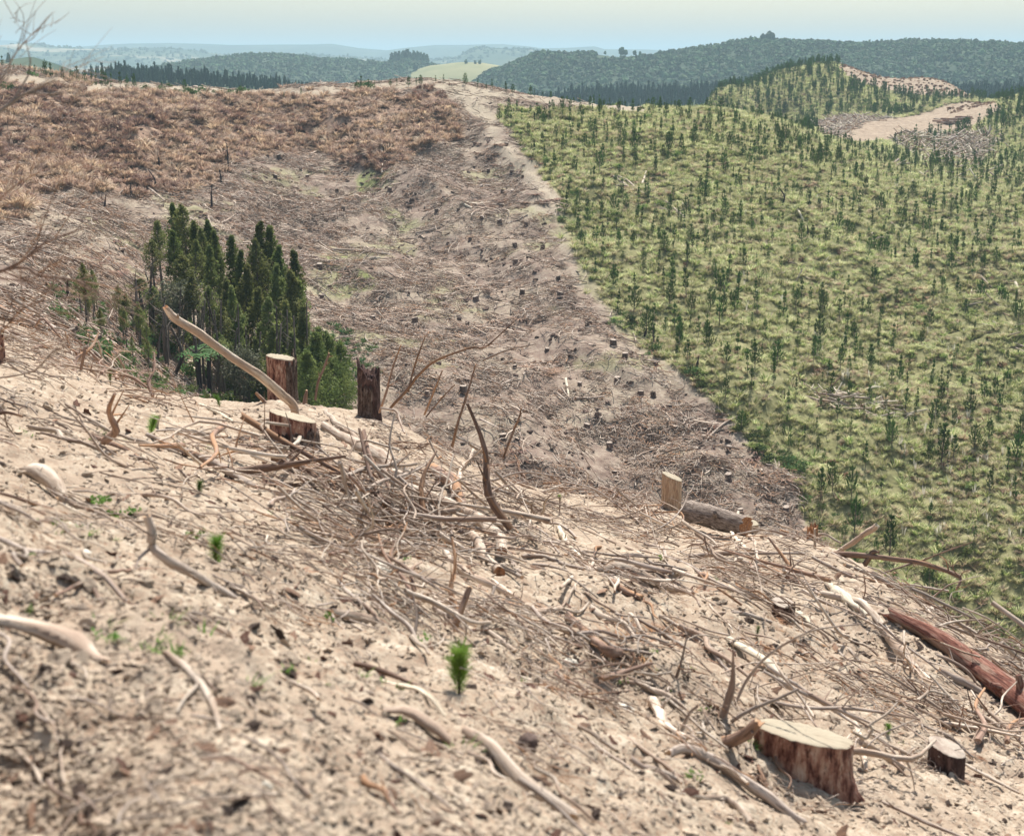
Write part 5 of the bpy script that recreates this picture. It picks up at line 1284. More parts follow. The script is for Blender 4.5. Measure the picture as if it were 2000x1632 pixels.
# planted rows, loosely
x, y = world_pts(20000, (-20, 130), (64, 300)); g_, b_, t_ = cover(x, y)
k = (g_ > .5) & in_view(x, y, 120) & (t_ < .3); x, y = x[k], y[k]
keepi = []
cell = {}
for i in range(len(x)):
    c = (int(x[i]//1.15), int(y[i]//1.15))
    if any((c[0]+a, c[1]+b2) in cell and math.hypot(x[i]-x[cell[(c[0]+a, c[1]+b2)]], y[i]-y[cell[(c[0]+a, c[1]+b2)]]) < 1.15 for a in (-1,0,1) for b2 in (-1,0,1)): continue
    cell[c] = i; keepi.append(i)
x, y = x[keepi], y[keepi]
k = rng.random(len(x)) < .30+.75*sm(-.15, .2, fbm(x, y, 14, 3, 401)); x, y = x[k], y[k]
hh = (.7+1.35*rng.random(len(x))**1.4)*(1+.35*fbm(x, y, 20, 2, 403))*1.05
px_, py_ = proj(x, y, zat(x, y)); size = hh/y*((px_ > -20) & (px_ < 2020))
order = np.argsort(-size)
NI = 281
for q, i in enumerate(order[:NI]):
    put_pine(x[i], y[i], hh[i], 'young dark green pine planted on the grassy right hand slope', 'young pines on the plantation slope', None, q < 110)
rest = order[NI:]; n_ = len(rest)
print('PINES', len(x))
s = hh[rest]/2.4
scatter('smaller_pines', pine_whole, plc(x[rest], y[rest]), np.stack([s*0, s*0, rng.uniform(0,6.28,n_)], -1), np.stack([s, s, s], -1), 'hundreds of smaller young pines over the upper plantation slope', 'pine trees')
x, y = world_pts(5200, (20, 150), (300, 480)); g_, b_, t_ = cover(x, y)
k = (g_ > .5) & in_view(x, y, 120); x, y = x[k], y[k]; n_ = len(x)
s = rng.uniform(1.7, 3.1, n_)/2.4
k = rng.random(n_) < .75
scatter('knoll_pines', pine_whole, plc(x, y)[k], np.stack([s*0, s*0, rng.uniform(0,6.28,n_)], -1)[k], s[k], 'young pines covering the knoll beyond the log landing', 'pine trees')
# skyline
for px, py, hp in [(5,140,22),(28,142,12),(57,140,8),(68,143,18),(88,147,28),(100,146,25),(110,146,12),(123,146,22),(140,146,24),(150,148,32),(165,152,28),(178,155,27),(186,157,28),(198,160,30),(208,162,30),(216,163,25),(235,168,28),(248,169,22),(262,169,26),
        (316,176,14),(360,176,20),(462,180,12),(555,180,14),(574,180,9),(588,180,13),(704,166,24),(719,167,20),(732,166,12),(762,165,13),(775,165,14),(798,164,17),(813,164,15),(822,164,17),(851,162,13),(866,163,15),(909,168,19),(932,171,16),(950,174,10),(962,177,19),(989,182,19),(1001,184,15),(1037,190,18),(1044,191,14),(1060,193,10),(1075,195,12),(1108,199,11),(1120,201,11),(1133,203,17),(1152,205,17),(1170,207,19),(1191,210,15),(1212,212,15),(1236,213,17),(1262,214,13),(1290,214,18),(1318,214,16),(1350,214,20),(1380,214,18)]:
    D = np.interp(px, [0, 200, 600, 850, 1000, 1200, 1400], [193, 195, 200, 206, 208, 215, 228])
    u, _ = ray(px, py); x_ = u*D
    put_pine(x_, D, hp*D/F*1.15, 'small young pine standing along the skyline ridge road', 'small pines along the skyline ridge', None, False)

# ------------------------------------------------------------------ seedlings close by
def seedling(px, py, hp, label, seed=0, bright=True, bush=1.0, D=None):
    p = hit(px, py)[0] if D is None else at(px, py, D); h = hp*p[1]/F; rs = np.random.default_rng(seed)
    r_ = empty('pine_seedling', p, label, 'seedling')
    gs = Geo(); lean = np.array([rs.normal()*.12*h, rs.normal()*.08*h, h*.86])
    tube(gs, [(0,0,-.02), lean*[.2,.5,.5], lean], [.028*h, .022*h, .012*h], 6, 6)
    add_obj('stem', gs.mesh('seedling_stem', [M['brown_wood']], True), r_)
    g = Geo(); n = int(620*bush)
    t_ = rs.beta(2.3, 1.3, n); ax = np.interp(t_, [0,.5,1], [0,.5,1])[:,None]*lean
    ax = lean*[.2,.5,.5]*np.minimum(t_*2, 1)[:,None] + (lean-lean*[.2,.5,.5])*np.maximum(t_*2-1, 0)[:,None]
    a = rs.random(n)*6.28; el = .45+.8*rs.random(n); e = np.stack([np.cos(a)*np.cos(el), np.sin(a)*np.cos(el), np.sin(el)], -1)
    L = h*.23*(.5+.9*rs.random(n))*(.6+.6*t_); s_ = np.cross(e, rs.normal(size=(n,3))); s_ /= np.linalg.norm(s_, axis=1)[:,None]
    off = np.stack([np.cos(a), np.sin(a), a*0], -1)*(h*.07*rs.random(n)*bush*np.sin(np.pi*np.clip(t_*.9+.05,0,1)))[:,None]
    w = h*.0065; p0 = ax+off; p1 = p0+e*L[:,None]
    V = np.stack([p0-s_*w, p0+s_*w, p1+s_*w*.3, p1-s_*w*.3], 1).reshape(-1,3)
    g.add(V, None, np.arange(4*n).reshape(-1,4))
    add_obj('needles', g.mesh('seedling_needles', [M['needle_bright' if bright else 'needle_olive']], True), r_)
for k, (px, py, hp, lb, br_, bu) in enumerate([(897,1360,118,'brightest and largest pine seedling, bushy topped, in the lower centre', True, 1.5), (422,1118,82,'bushy green seedling below the forked branch on the left', True, 1.1),
        (391,975,42,'narrow dark seedling between the long pole and the forked branch', False, .7), (296,856,50,'seedling beside the white peg at the head of the grey pole', True, 1.0),
        (1735,1440,34,'small seedling right of the large low stump', True, .9), (1290,1100,20,'tiny seedling behind the torn log', True, .8), (1478,1250,32,'thin yellowish seedling beside the small weathered stump', False, .5),
        (216,752,28,'small seedling on the left brow', False, .7), (430,800,34,'yellowish seedling on the brow before the grove', False, .6), (1094,985,22,'tiny green tip among the twigs in the centre', True, .6), (1545,1128,18,'tiny sprig on the right of the slash', True, .6)]):
    seedling(px, py, hp, lb, k, br_, bu)
def weedplant(px, py, wp, label, seed):
    p = hit(px, py)[0]; r = wp/2*p[1]/F; g = Geo(); rs = np.random.default_rng(seed)
    for q in range(14):
        a = rs.random()*6.28; d = r*rs.random(); leafclump(g, (d*math.cos(a), d*math.sin(a), .01+.03*rs.random()), (r*.2, r*.2, .015), 7, r*.14, rs)
    tag(add_obj('weed_patch', g.mesh('weed', [M['weed']], False), None, p+np.array([0,0,.01])), label, 'weed')
for k, a in enumerate([(205,985,60,'bright green weeds by the short fat log on the left'), (225,1015,46,'weeds below the winding stick'), (255,1010,40,'weeds just left of the forked branch'), (385,1055,46,'weed patch left of the bushy green seedling'),
        (640,1215,34,'weeds at the left end of the low pale log'), (830,1255,34,'weeds behind the leaning dark twig'), (350,1295,44,'blurred grassy weeds in the lower left'), (1350,1525,50,'weed tuft below the large stump beside the weathered log'), (1425,1510,30,'weed sprig in front of the weathered log'), (1420,1625,30,'blurred weeds at the bottom edge'), (60,1210,30,'yellow green weed near the lower left hollow')]):
    weedplant(*a, k)

# ------------------------------------------------------------------ stumps left on the far slope
def small_stump_mesh(seed):
    rs = np.random.default_rng(seed); g = Geo(); ns = 12; a = np.linspace(0, 6.283, ns, endpoint=False); lob = 1+.1*rs.normal(size=ns)
    rows = []; tl = rs.normal(size=2)*.12
    for t_, f in ((-.6,1.5),(0,1.25),(.25,1.04),(1,1)):
        rows.append(np.stack([.25*f*lob*np.cos(a), .25*f*lob*np.sin(a), .42*t_+(t_ == 1)*.25*(tl[0]*np.cos(a)+tl[1]*np.sin(a))], -1))
    V = np.concatenate(rows+[np.array([[0,0,.42]])]); i = np.arange(3)[:,None]*ns; j = np.arange(ns)[None,:]; j2 = (j+1) % ns
    F4 = np.stack([i+j, i+j2, i+ns+j2, i+ns+j], -1).reshape(-1,4); F3 = np.array([[3*ns+q, 3*ns+(q+1) % ns, 4*ns] for q in range(ns)])
    g.add(V, F3, F4); me = g.mesh('stump', [M['shell'], M['cut_grey']], False)
    mi = [0 if p.vertices[:][-1] != 4*ns and 4*ns not in p.vertices[:] else 1 for p in me.polygons]; me.polygons.foreach_set('material_index', mi); return me
ssm = [small_stump_mesh(k) for k in range(6)]
FS = [(864,191),(818,219),(785,241),(746,237),(809,273),(896,280),(928,278),(713,311),(674,334),(954,339),(1000,342),(1021,346),(940,367),(1001,376),(981,374),(761,373),(866,391),(804,392),(977,402),(989,282),(764,182),(825,310),(954,310),(670,415),(806,392),(853,413),(866,394),(978,404),(895,410),(941,425),(976,435),(1027,439),(918,470),(1006,479),(1060,481),(950,511),(1007,515),(1091,540),(1111,558),(995,555),(1020,576),(1094,583),(1142,608),(1147,643),(929,590),(992,756),(835,769),(810,629),(729,630),(796,719),(1006,722),(1069,681),(1198,669),(1147,833),(1165,823),(1191,875),(906,767),(983,849),(1132,753),(627,578),(624,522),(1220,698),(1280,710),(1206,742),(1276,771),(1251,766),(1307,798),(1318,838),(1378,840),(1274,880),(1359,879),(1423,877),(1485,928),(1422,938),(1200,929),(1204,967),(1447,996),(1535,998),(97,568),(139,660),(148,657),(186,680),(545,310),(523,305),(538,345),(485,335),(600,345),(560,370)]
P_ = hit([a for a, _ in FS], [b2+3 for _, b2 in FS], 46)
for (px, py), p in zip(FS, P_):
    if np.isnan(p[0]): continue
    o = add_obj('cut_stump', ssm[rng.integers(0, 6)], None, (p[0], p[1], float(zat(p[0], p[1], H_FULL))-.02)); s = rng.uniform(.6, .95)*(1 if p[1] > 80 else .8)
    o.scale = (s, s, s*rng.uniform(.9,1.4)); o.rotation_euler = (rng.normal()*.06, rng.normal()*.06, rng.uniform(0,6.28))
    tag(o, 'small dark cut stump dotted over the felled far slope', 'tree stump', 'small stumps on the felled far slope')
# charred and bare stems
for k, (px, py, hp, lb) in enumerate([(446,338,56,'tallest black burnt stem in the dead grass above the grove'),(413,408,48,'black stem above the grove beside leaning logs'),(311,332,28,'short black stem at the left of the dead grass'),(300,372,40,'forked black stem left of the leaning grey logs'),(257,385,26,'thin dark stem at the lower left of the dead grass'),(433,362,30,'dark stem just below the tallest burnt one'),(204,415,34,'forked dark stem on the slope left of the grove'),(134,592,44,'bare dark stem standing left of the grove'),(122,578,26,'shorter bare stem left of the grove'),(195,650,28,'dark stem at the left edge of the undergrowth'),
        (1278,672,38,'black leaning stem on the plantation edge'),(1259,660,14,'short black stake near the leaning stem'),(1362,722,26,'black bushy snag at the plantation boundary'),(1528,400,34,'bare black stem within the upper plantation'),(1577,462,22,'dark stake within the plantation')]):
    p = hit([px], [py], 46)[0]; h = hp*p[1]/F; rs = np.random.default_rng(k); g = Geo()
    tube(g, [(0,0,-.1), (rs.normal()*.05*h, 0, h*.5), (rs.normal()*.08*h, 0, h)], [.10, .085, .04], 6, 8, 0, .2, k)
    for q in range(3):
        a = rs.random()*6.28; z = h*(.3+.6*rs.random()); tube(g, [(0,0,z), (math.cos(a)*h*.15, math.sin(a)*h*.15, z+h*.08)], [.04,.015], 4, 4, 0)
    tag(add_obj('burnt_snag', g.mesh('snag', [M['burnt']], True), None, p), lb, 'snag')
# logs lying on the far slopes
FL = [('white upright pole lying on the upper felled slope',746,290,747,345,6),('long straight log beside the brightest moss patch',648,495,762,499,5),('short white log right of the moss patch',722,508,743,506,5),('forked pale logs in the middle of the felled slope',812,463,862,452,5),('pale stick beside the forked pale logs',816,463,828,470,4),('white log below the ridge track',909,404,945,397,5),('white short log crossing near the one below the ridge track',900,405,922,411,5),
      ('pale stick on the dead grass edge',606,308,642,280,4),('log leaning from the dead grass down to the grove',258,346,322,400,5),('long grey log below the tallest burnt stem',355,330,446,302,4),('grey log crossing toward the burnt stem',395,333,440,315,4),('thin log right above the grove',400,402,415,455,5),('pale log ending at the grove top',436,470,475,412,4),('dark log parallel above the grove',432,440,465,418,4),
      ('bent white stick on the lower felled slope',1105,745,1112,782,6),('long grey log on the lower felled slope',1125,783,1180,778,6),('log near the boundary at lower right',1382,860,1442,820,5),('pale log left of the lower boundary',1207,822,1262,838,4),('curved pale branch mid felled slope',990,440,1030,425,3),('pale log above the lone pine',1020,235,1035,242,4),
      ('pair of pale poles in the upper plantation',1194,346,1238,374,5),('second pole of the pair in the upper plantation',1202,345,1245,372,4),('pole running on down from the pair',1245,375,1300,402,4),('pole continuing lower in the plantation',1300,395,1340,428,4),('white stick standing in the upper plantation',1254,362,1262,338,4),('white log on the plantation centre top',1552,405,1570,435,5),('pale pole in the right plantation',1737,438,1760,455,4),
      ('white log in the lower plantation hollow',1690,770,1722,762,6),('second white log in the lower plantation hollow',1632,772,1662,782,5),('white log at the right edge of the plantation',1983,555,1990,580,6),('grey fallen stem in the right plantation',1915,545,1942,568,5),('white log low in the plantation',1780,888,1790,896,5),
      ('long log on the left ridge top',380,176,412,180,5),('pale log on the left part of the far slope',115,610,140,638,5),('pale split log above the left brow',215,655,260,690,5),('log along the left gully edge',165,675,200,720,4),('grey pole left of the grove',210,440,275,470,4),('pale stick at upper left slope',60,470,120,520,4)]
for lb, xa, ya, xb, yb, w in FL:
    q = hit([xa, (xa+xb)/2, xb], [ya, (ya+yb)/2, yb], 46)
    if np.isnan(q).any(): continue
    r_ = w/2*q[:,1].mean()/F; q[:,2] = np.maximum(q[:,2], zat(q[:,0], q[:,1]))+r_*1.0
    g = Geo(); tube(g, q-q[0], [r_, r_*.95, r_*.6], 8, 14, 0, .15, len(lb), capm=1)
    tag(add_obj('fallen_log', g.mesh('log', [M['plank' if 'white' in lb else 'pale_wood'], M['cut_red']], True), None, q[0]), lb, 'log')

# ------------------------------------------------------------------ grove of native trees in the gully
def tree_mesh(seed, h, w, c0, n=2600, leaf='grove_dark', dens=1.0, round_=0.0, lw=.085):
    """trunk with limbs, crown of leaf clumps from height share c0 up"""
    rs = np.random.default_rng(seed); gt, gc = Geo(), Geo(); bend = rs.normal(size=2)*.03*h
    ax = lambda t_: np.array([bend[0]*math.sin(t_*2.2), bend[1]*math.sin(t_*1.7), h*t_])
    tube(gt, [ax(t_)-[0,0,.3*(t_ == 0)] for t_ in (0,.25,.5,.75,.97)], [.017*h, .014*h, .010*h, .006*h, .002*h], 7, 16, 0, .1, seed)
    nb = int(34*dens)
    for k in range(nb):
        t_ = c0+(1-c0)*((k+rs.random())/nb)**.9; q = (t_-c0)/(1-c0)
        prof = (1-q)**.75*(1-round_)+round_*math.sqrt(max(0, 1-(2*q-1)**2)); prof *= min(1, .45+q*3)
        L = w*.5*max(.12, prof)*(.55+.75*rs.random()); a = k*2.4+rs.normal()*.5
        s = ax(t_-.03); e = ax(t_)+np.array([math.cos(a)*L, math.sin(a)*L, L*(.35+.5*rs.random())])
        tube(gt, [s, (s+e)/2-[0,0,L*.05], e], [.0035*h, .0025*h, .001*h], 4, 5, 0, caps=False)
        m_ = int(n/nb*(.6+.8*rs.random()))
        leafclump(gc, s+(e-s)*.78, (L*.42+.12, L*.42+.12, L*.45+.2), m_, lw, rs)
        if L > .5: leafclump(gc, s+(e-s)*.4, (L*.35, L*.35, .25), m_//3, lw, rs)
    leafclump(gc, ax(.97), (w*.06+.08, w*.06+.08, h*.05), 50, lw, rs)
    for k in range(5):                      # dead twigs on the bare stem
        t_ = .25+(c0-.2)*rs.random(); a = rs.random()*6.28; s = ax(max(.1, t_)); tube(gt, [s, s+np.array([math.cos(a), math.sin(a), .5])*.5], [.02,.006], 3, 3, 0, caps=False)
    return gt.mesh('trunk', [M['trunk']], True), gc.mesh('crown', [M[leaf]], False)
TV = {'tall': [tree_mesh(800+k, 9, 2.1, .46, 2900, 'grove_dark') for k in range(4)],
      'open': [tree_mesh(810+k, 9, 2.4, .58, 1500, 'grove_olive', .8) for k in range(3)],
      'cone': [tree_mesh(820+k, 7.5, 2.1, .30, 3000, 'grove_olive') for k in range(3)],
      'young': [tree_mesh(830+k, 5, 2.2, .10, 5200, 'grove_bright', 1.1, .2, .06) for k in range(2)],
      'broad': [tree_mesh(840+k, 5, 3.2, .35, 2600, 'grey_leaf', .9, .8) for k in range(2)]}
HREF = dict(tall=9, open=9, cone=7.5, young=5, broad=5)
KL = dict(tall='tall narrow dark green native tree in the gully grove', open='tall thin open crowned tree in the gully grove', cone='olive green cone shaped tree in the gully grove', young='young light green tree at the right end of the grove', broad='greyish round crowned small tree inside the grove')
GT = [(328,398,93,'tall'),(345,408,94,'tall'),(358,402,92,'open'),(312,432,90,'open'),(336,450,88,'tall'),(382,432,91,'tall'),(397,446,90,'open'),(408,432,92,'tall'),(424,452,90,'tall'),(449,462,88,'tall'),(414,480,87,'cone'),(470,492,87,'tall'),(510,436,92,'tall'),(524,442,93,'tall'),(497,470,90,'open'),(545,482,90,'tall'),(560,492,89,'tall'),
      (482,520,86,'cone'),(440,545,84,'cone'),(462,560,83,'cone'),(538,520,87,'cone'),(572,530,86,'cone'),(590,545,86,'open'),(506,565,84,'cone'),(528,585,82,'cone'),(561,590,82,'cone'),(596,600,82,'cone'),(620,640,82,'open'),(640,650,82,'open'),(460,600,81,'cone'),(425,600,81,'open'),(536,640,79,'cone'),(500,660,78,'cone'),(575,650,79,'cone'),
      (636,662,81,'young'),(655,670,83,'young'),(612,655,78,'young'),(300,470,87,'open'),(352,500,84,'open'),(372,540,82,'open'),(400,560,81,'open'),(346,560,82,'broad'),(322,570,84,'open'),(296,560,82,'open'),(280,545,84,'open'),(380,470,88,'open'),(430,650,79,'open'),(470,690,77,'broad'),(548,700,76,'cone'),(605,690,74,'young')]
for k, (px, tp, D, kd) in enumerate(GT):
    u, s_ = ray(px, tp); x_ = float(u*D); z0 = float(zat(x_, D)); h = float(s_*D)-z0
    tm, cm = TV[kd][k % len(TV[kd])]
    lb = KL[kd]; gp = lb.replace('tree', 'trees')
    if k == 0: lb, gp = 'tallest tree of the gully grove, dark pointed top at its left', None
    if (px, tp) == (612,655): lb, gp = 'bright green young tree nearest the tall orange stump', None
    r_ = empty('native_tree', (x_, D, z0), lb, 'tree', gp); sc = h/HREF[kd]; wsc = max(sc, .8) if kd != 'young' else sc
    r_.scale = (wsc*rng.uniform(.85,1.1),)*2+(sc,); r_.rotation_euler = (rng.normal()*.02, rng.normal()*.02, rng.uniform(0,6.28))
    add_obj('trunk', tm, r_); add_obj('crown', cm, r_)
# bare grey trunks at the left of the grove
for k, (px, tp, D, lb) in enumerate([(262,545,80,'leaning grey trunk with a broken branching top, leftmost of the grove'),(288,520,82,'bare dark trunk second from the left in the grove'),(320,600,78,'bare trunk before the tallest tree'),(345,640,76,'bare slanting trunk low in the grove'),(268,600,79,'short black trunk beside the leaning grey one'),(385,660,76,'bare pale trunk by the tree fern')]+[(int(x_), int(rng.uniform(560,650)), 77.5+(k*7%5)*.6, None) for k, x_ in enumerate(np.linspace(300,590,20)+rng.normal(0,5,20))]):
    u, s_ = ray(px, tp); x_ = float(u*D); z0 = float(zat(x_, D)); h = float(s_*D)-z0; rs = np.random.default_rng(k); g = Geo()
    wd_ = 1 if lb else .62
    tube(g, [(-.5*(k == 0)+(k==3)*-.4, 0, -.2), (rs.normal()*.1, 0, h*.5), (rs.normal()*.15+.1, 0, h)], [.13*wd_, .10*wd_, .06*wd_], 7, 14, 0, .15, k)
    for q in range(5):
        a = rs.random()*6.28; z = h*(.6+.4*rs.random()); lb_ = 1 if lb else .5; tube(g, [(0,0,z), (math.cos(a)*.5*lb_, math.sin(a)*.5*lb_, z+.35*lb_), (math.cos(a)*.9*lb_, math.sin(a)*.9*lb_, z+.8*lb_)], [.035*lb_,.025*lb_,.008], 4, 6, 0)
    tag(add_obj('bare_tree', g.mesh('bare_trunk', [M['trunk']], True), None, (x_, D, z0)), lb or 'slender pale trunk standing among the grove trees', 'dead tree', None if lb else 'slender pale trunks among the grove trees')
# tree ferns
for k, (px, py, D, hf, lb) in enumerate([(388,698,76,1.6,'tree fern with arching fronds low in the grove'),(405,688,77,1.9,'second tree fern just right of the first')]):
    u, s_ = ray(px, py); x_ = float(u*D); z0 = float(zat(x_, D)); h = max(1.2, float(s_*D)-z0)
    r_ = empty('tree_fern', (x_, D, z0), lb, 'tree fern'); g = Geo(); tube(g, [(0,0,-.2),(0,0,h)], [.11,.09], 8, 8, 0, .2, k); add_obj('trunk', g.mesh('fern_trunk', [M['burnt']], True), r_)
    for q in range(13):
        a = q*.483+k; g = Geo(); L = 1.3; pts = [np.array([math.cos(a)*L*t_, math.sin(a)*L*t_, h+.55*math.sin(t_*2.6)*.9-.25*t_]) for t_ in np.linspace(0,1,9)]
        for i in range(8):
            d = pts[i+1]-pts[i]; sd = np.array([-math.sin(a), math.cos(a), 0])*.26*math.sin(math.pi*min(.97, (i+1)/9))
            for sg in (-1, 1):
                g.add([pts[i], pts[i]+sd*sg-[0,0,.05], pts[i]+d*.7+sd*sg-[0,0,.05], pts[i]+d*.45], None, [[0,1,2,3]])
        add_obj('frond', g.mesh('frond', [M['fern']], False), r_)
us = [bush_mesh('understorey', [M['grove_dark'], M['fern']], 260, .9, 1.1, .09, 900+k) for k in range(3)]
x, y = world_pts(900, (-24, -7), (66, 92)); px_, py_ = proj(x, y, zat(x, y)); k = (px_ > 262+np.maximum(0,700-py_)*.2) & (px_ < 672) & (y < 90) & (rng.random(len(x)) < .3+.5*(px_ > 430)); x, y = x[k], y[k]; n_ = len(x)
scatter('understorey', us, plc(x, y), np.stack([x*0, x*0, rng.uniform(0,6.28,n_)], -1), rng.uniform(.3,.9,n_), 'dark ferny understorey beneath the grove trees', 'undergrowth')
for k in range(26):       # slender saplings in the left undergrowth
    px = rng.uniform(150, 300); py = np.interp(px, [150, 300], [640, 730])+rng.uniform(-50, 15); p = hit([px], [py], 50)[0]
    if np.isnan(p[0]): continue
    tm, cm = TV['open'][k % 3]; r_ = empty('gully_sapling', p, 'thin leafy sapling in the undergrowth left of the grove', 'sapling', 'saplings in the undergrowth left of the grove'); s = rng.uniform(.14,.32); r_.scale = (s*1.1, s*1.1, s); r_.rotation_euler = (0,0,k)
    add_obj('trunk', tm, r_); add_obj('crown', cm, r_)

# ------------------------------------------------------------------ log landing, slash piles, stacked logs
def lmesh(seed, L=4, r=.13, mat='pale_wood'):
    g = Geo(); rs = np.random.default_rng(seed); tube(g, [(-L/2,0,0),(0,rs.normal()*.1,rs.normal()*.05),(L/2,0,0)], [r, r, r*.7], 6, 8, 0, .15, seed, capm=1); return g.mesh('slash_log', [M[mat], M['cut_red']], True)
lm = [lmesh(k, 2.2+k*.5, .08+.02*(k % 3), ['plank','pale_wood','grey_wood','brown_wood'][k % 4]) for k in range(6)]
def pile(name, poly, n, hz, label, D0, D1, scl=(.5, 1.3)):
    a = np.array(poly); px = rng.uniform(a[:,0].min(), a[:,0].max(), n*4); py = rng.uniform(a[:,1].min(), a[:,1].max(), n*4); k = inpoly(px, py, poly); px, py = px[k][:n], py[k][:n]
    p = hit(px, py, D0, None, D1); k = ~np.isnan(p[:,0]); p = p[k]; q = len(p)
    cpt = p.mean(0); d = np.abs(p-cpt)/(p.std(0)*2+1e-6); hgt = hz*np.clip(1-(d[:,0]**2+d[:,1]**2), 0, 1)*rng.random(q)
    z = zat(p[:,0], p[:,1])+hgt+.1
    scatter(name, lm, np.stack([p[:,0], p[:,1], z], -1), np.stack([rng.normal(0,.12,q), rng.normal(0,.28,q), rng.uniform(0,6.28,q)], -1), rng.uniform(*scl, q), label, 'logging slash')
pile('slash_pile', [(1740,285),(1765,262),(1830,268),(1915,252),(1960,268),(1935,300),(1900,335),(1850,330),(1790,318)], 1500, 1.6, 'big grey heap of dumped logs and slash spilling below the landing', 200, 420)
pile('landing_slash', [(1592,240),(1650,228),(1745,224),(1750,232),(1690,240),(1650,268),(1600,268)], 600, .5, 'strip of broken wood along the far edge of the landing', 270, 420)
pile('scattered_slash', [(1700,300),(2000,255),(2000,350),(1850,360),(1720,330)], 160, .2, 'pale logs strewn round the slash heap among the pines', 180, 420)
for nm, poly, n in [('plantation_slash', [(1560,740),(1650,765),(1740,790),(1790,820),(1700,830),(1600,790)], 90), ('plantation_slash', [(1500,545),(1700,450),(1720,470),(1560,560)], 16), ('plantation_slash', [(1850,450),(1990,560),(1990,700),(1900,640)], 40), ('plantation_slash', [(1180,330),(1400,430),(1340,440),(1200,370)], 40)]:
    pile(nm, poly, n, .1, 'bleached old slash lying among the young pines '+{1560:'in the lower hollow',1500:'on the middle slope',1850:'near the right edge',1180:'in the upper left'}[poly[0][0]], 60, 300, (.3,.8))
for k in range(15):
    px = 1842+(k % 5)*11+rng.normal()*2; py = 240-(k//5)*3.2; p = hit([1868], [241], 270)[0]; D = p[1]; u, _ = ray(px, py)
    z = float(zat(u*D, D))+.25+(k//5)*.4
    o = add_obj('stacked_log', lmesh(40+k, 3.6, .20, ['brown_wood','pale_wood','red_bark'][k % 3]), None, (float(u*D), D+rng.normal()*.6, z)); o.rotation_euler = (0, rng.normal()*.05, rng.normal()*.25)
    tag(o, 'cut log lying in the stack on the far landing', 'log', 'stacked logs on the landing')
for k, (px, py, rz) in enumerate([(1612,124,.1),(1628,124,-.2),(1635,122,.3)]):
    p = hit([px], [py+3], 400)[0]
    if np.isnan(p[0]): continue
    o = add_obj('slash_log', lmesh(60+k, 5, .22, 'grey_wood'), None, p+np.array([0,0,.5])); o.rotation_euler = (0, .15*(k == 0), rz); tag(o, 'grey log lying on the very top of the knoll', 'log', 'logs on top of the knoll')
x, y = world_pts(9000, (40, 170), (300, 540)); px_, py_ = proj(x, y, zat(x, y)); g_, b_, t_ = cover(x, y)
k = (g_ < .5) & (px_ > 1580) & (px_ < 1990) & ((y > 420) | ((y > 362) & (px_ > 1850))); x, y = x[k], y[k]; n_ = len(x)
if n_: scatter('bare_ground_scrub', [bush_mesh('dead_bush', [M['scrub_brown'], M['dead_dark']], 120, .7, .5, .1, 970), blades_mesh('dead_tuft', [M['dead_straw']], 40, .6, .5, .05, 1, 2, 971)], plc(x, y), np.stack([x*0, x*0, rng.uniform(0,6.28,n_)], -1), rng.uniform(.4,1.3,n_), 'thin dead scrub on the bare top of the knoll and bank above the landing', 'scrub')
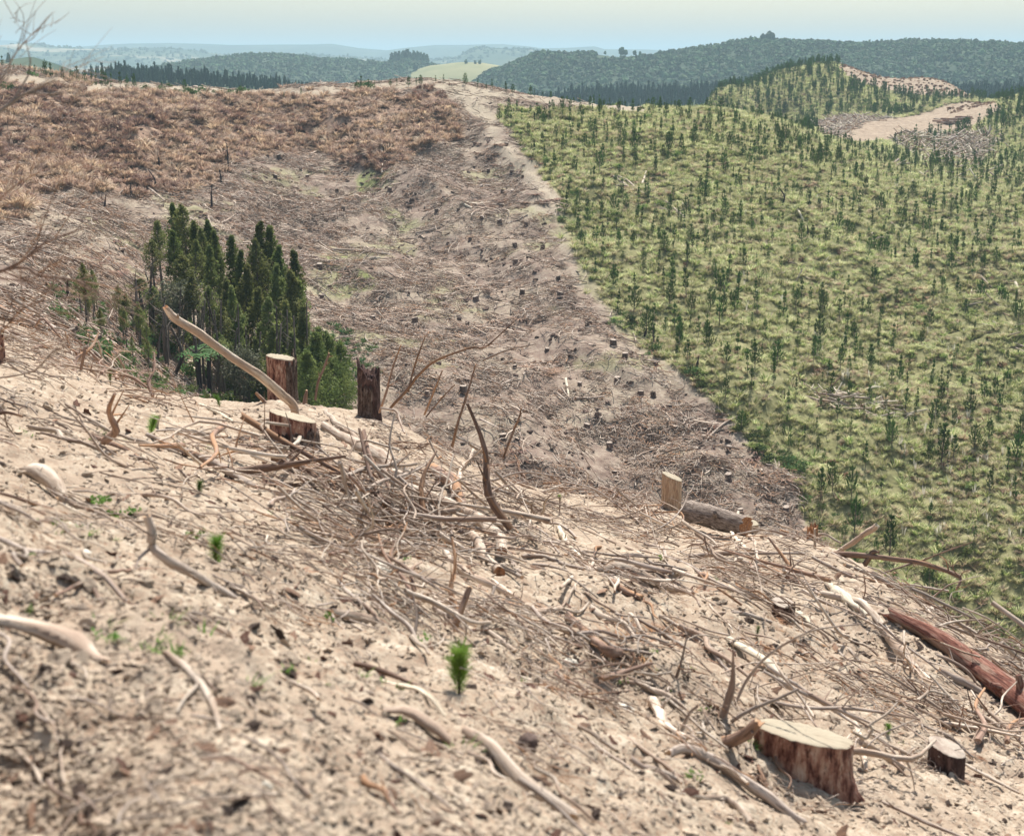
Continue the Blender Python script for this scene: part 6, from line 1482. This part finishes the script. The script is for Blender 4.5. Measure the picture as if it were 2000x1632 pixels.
# green bushes along the left ridge road, lone trees on the farther hills
bm_ = [bush_mesh('ridge_bush', [M['scrub'], M['fern']], 220, 1.1, .9, .12, 950+k) for k in range(2)]
for k, (px, py) in enumerate([(315,180),(330,172),(345,184),(368,181),(376,186),(395,184),(420,186),(432,188),(450,184),(466,184),(472,180),(500,178),(522,178),(285,176),(12,176),(24,180),(60,150),(96,152),(700,172),(718,174)]):
    p = hit([px], [py], 60)[0]
    if np.isnan(p[0]): continue
    o = add_obj('ridge_bush', bm_[k % 2], None, p); s = rng.uniform(.7,1.3); o.scale = (s,s,s); tag(o, 'low green bush beside the ridge road on the left skyline', 'bush', 'bushes along the left ridge road')
def lone(px, py, hp, D, label, group=None, v=0, kind='lone_tree'):
    u, s_ = ray(px, py); h = hp*D/F
    o = add_obj(kind, cr[v], None, (float(u*D), D, float(s_*D)-h*.15)); s = h/6.5; o.scale = (s*1.1, s*1.1, s*1.15); o.rotation_euler.z = px
    tag(o, label, 'tree', group)
for k in range(26): lone(762+k*2.9+rng.normal()*1.5, 120-abs(k-13)*-.12, (21-abs(k-11)*.6)*rng.uniform(.75,1.1), 1490, 'tall tree in the clump crowning the low central hill', 'tall tree clump on the low central hill', 3)
for px, py, hp in [(1215,106,13),(1222,107,9),(1240,107,8),(1250,107,6),(1182,106,6)]: lone(px, py, hp, 1240, 'round tree on the grassy saddle of the forested hill', 'round trees on the grassy saddle', 1)
for px, py, hp in [(910,124,7),(928,125,6),(937,125,7),(812,136,12),(868,143,10),(880,144,8),(780,150,9)]: lone(px, py, hp, 1400, 'dark tree at the edge of the dry pasture', 'trees by the dry pasture', 0)
for px, py, hp in [(1490,80,13),(1498,80,12),(1503,80,17),(1508,80,14),(1550,84,8),(1532,84,9)]: lone(px, py, hp, 1245, 'tall emergent tree on the crest of the forested hill', 'emergent trees on the forested crest', 2)
lone(17,122,16,880,'dark conifer by itself on the hazy left hilltop',None,3)
# ------------------------------------------------------------------ haze
m = bpy.data.materials.new('haze_air'); m.use_nodes = True
t = m.node_tree; t.nodes.clear()
o = t.nodes.new('ShaderNodeOutputMaterial'); pv = t.nodes.new('ShaderNodeVolumePrincipled')
pv.inputs['Color'].default_value = (.64, .88, .99, 1)
pv.inputs['Density'].default_value = 2.5e-4
pv.inputs['Anisotropy'].default_value = 0.0
t.links.new(pv.outputs[0], o.inputs['Volume'])
x0, x1, y0, y1, z0, z1 = -9500, 9500, -450, 19500, -420, 96
V = [(x,y,z) for z in (z0,z1) for y in (y0,y1) for x in (x0,x1)]
Fb = [(0,2,3,1),(4,5,7,6),(0,1,5,4),(2,6,7,3),(0,4,6,2),(1,3,7,5)]
hz = add_obj('haze', mesh_np('haze', V, [np.array(Fb)], m, smooth=False))
tag(hz, 'thin bluish air haze over the hills', 'haze', kind='stuff')
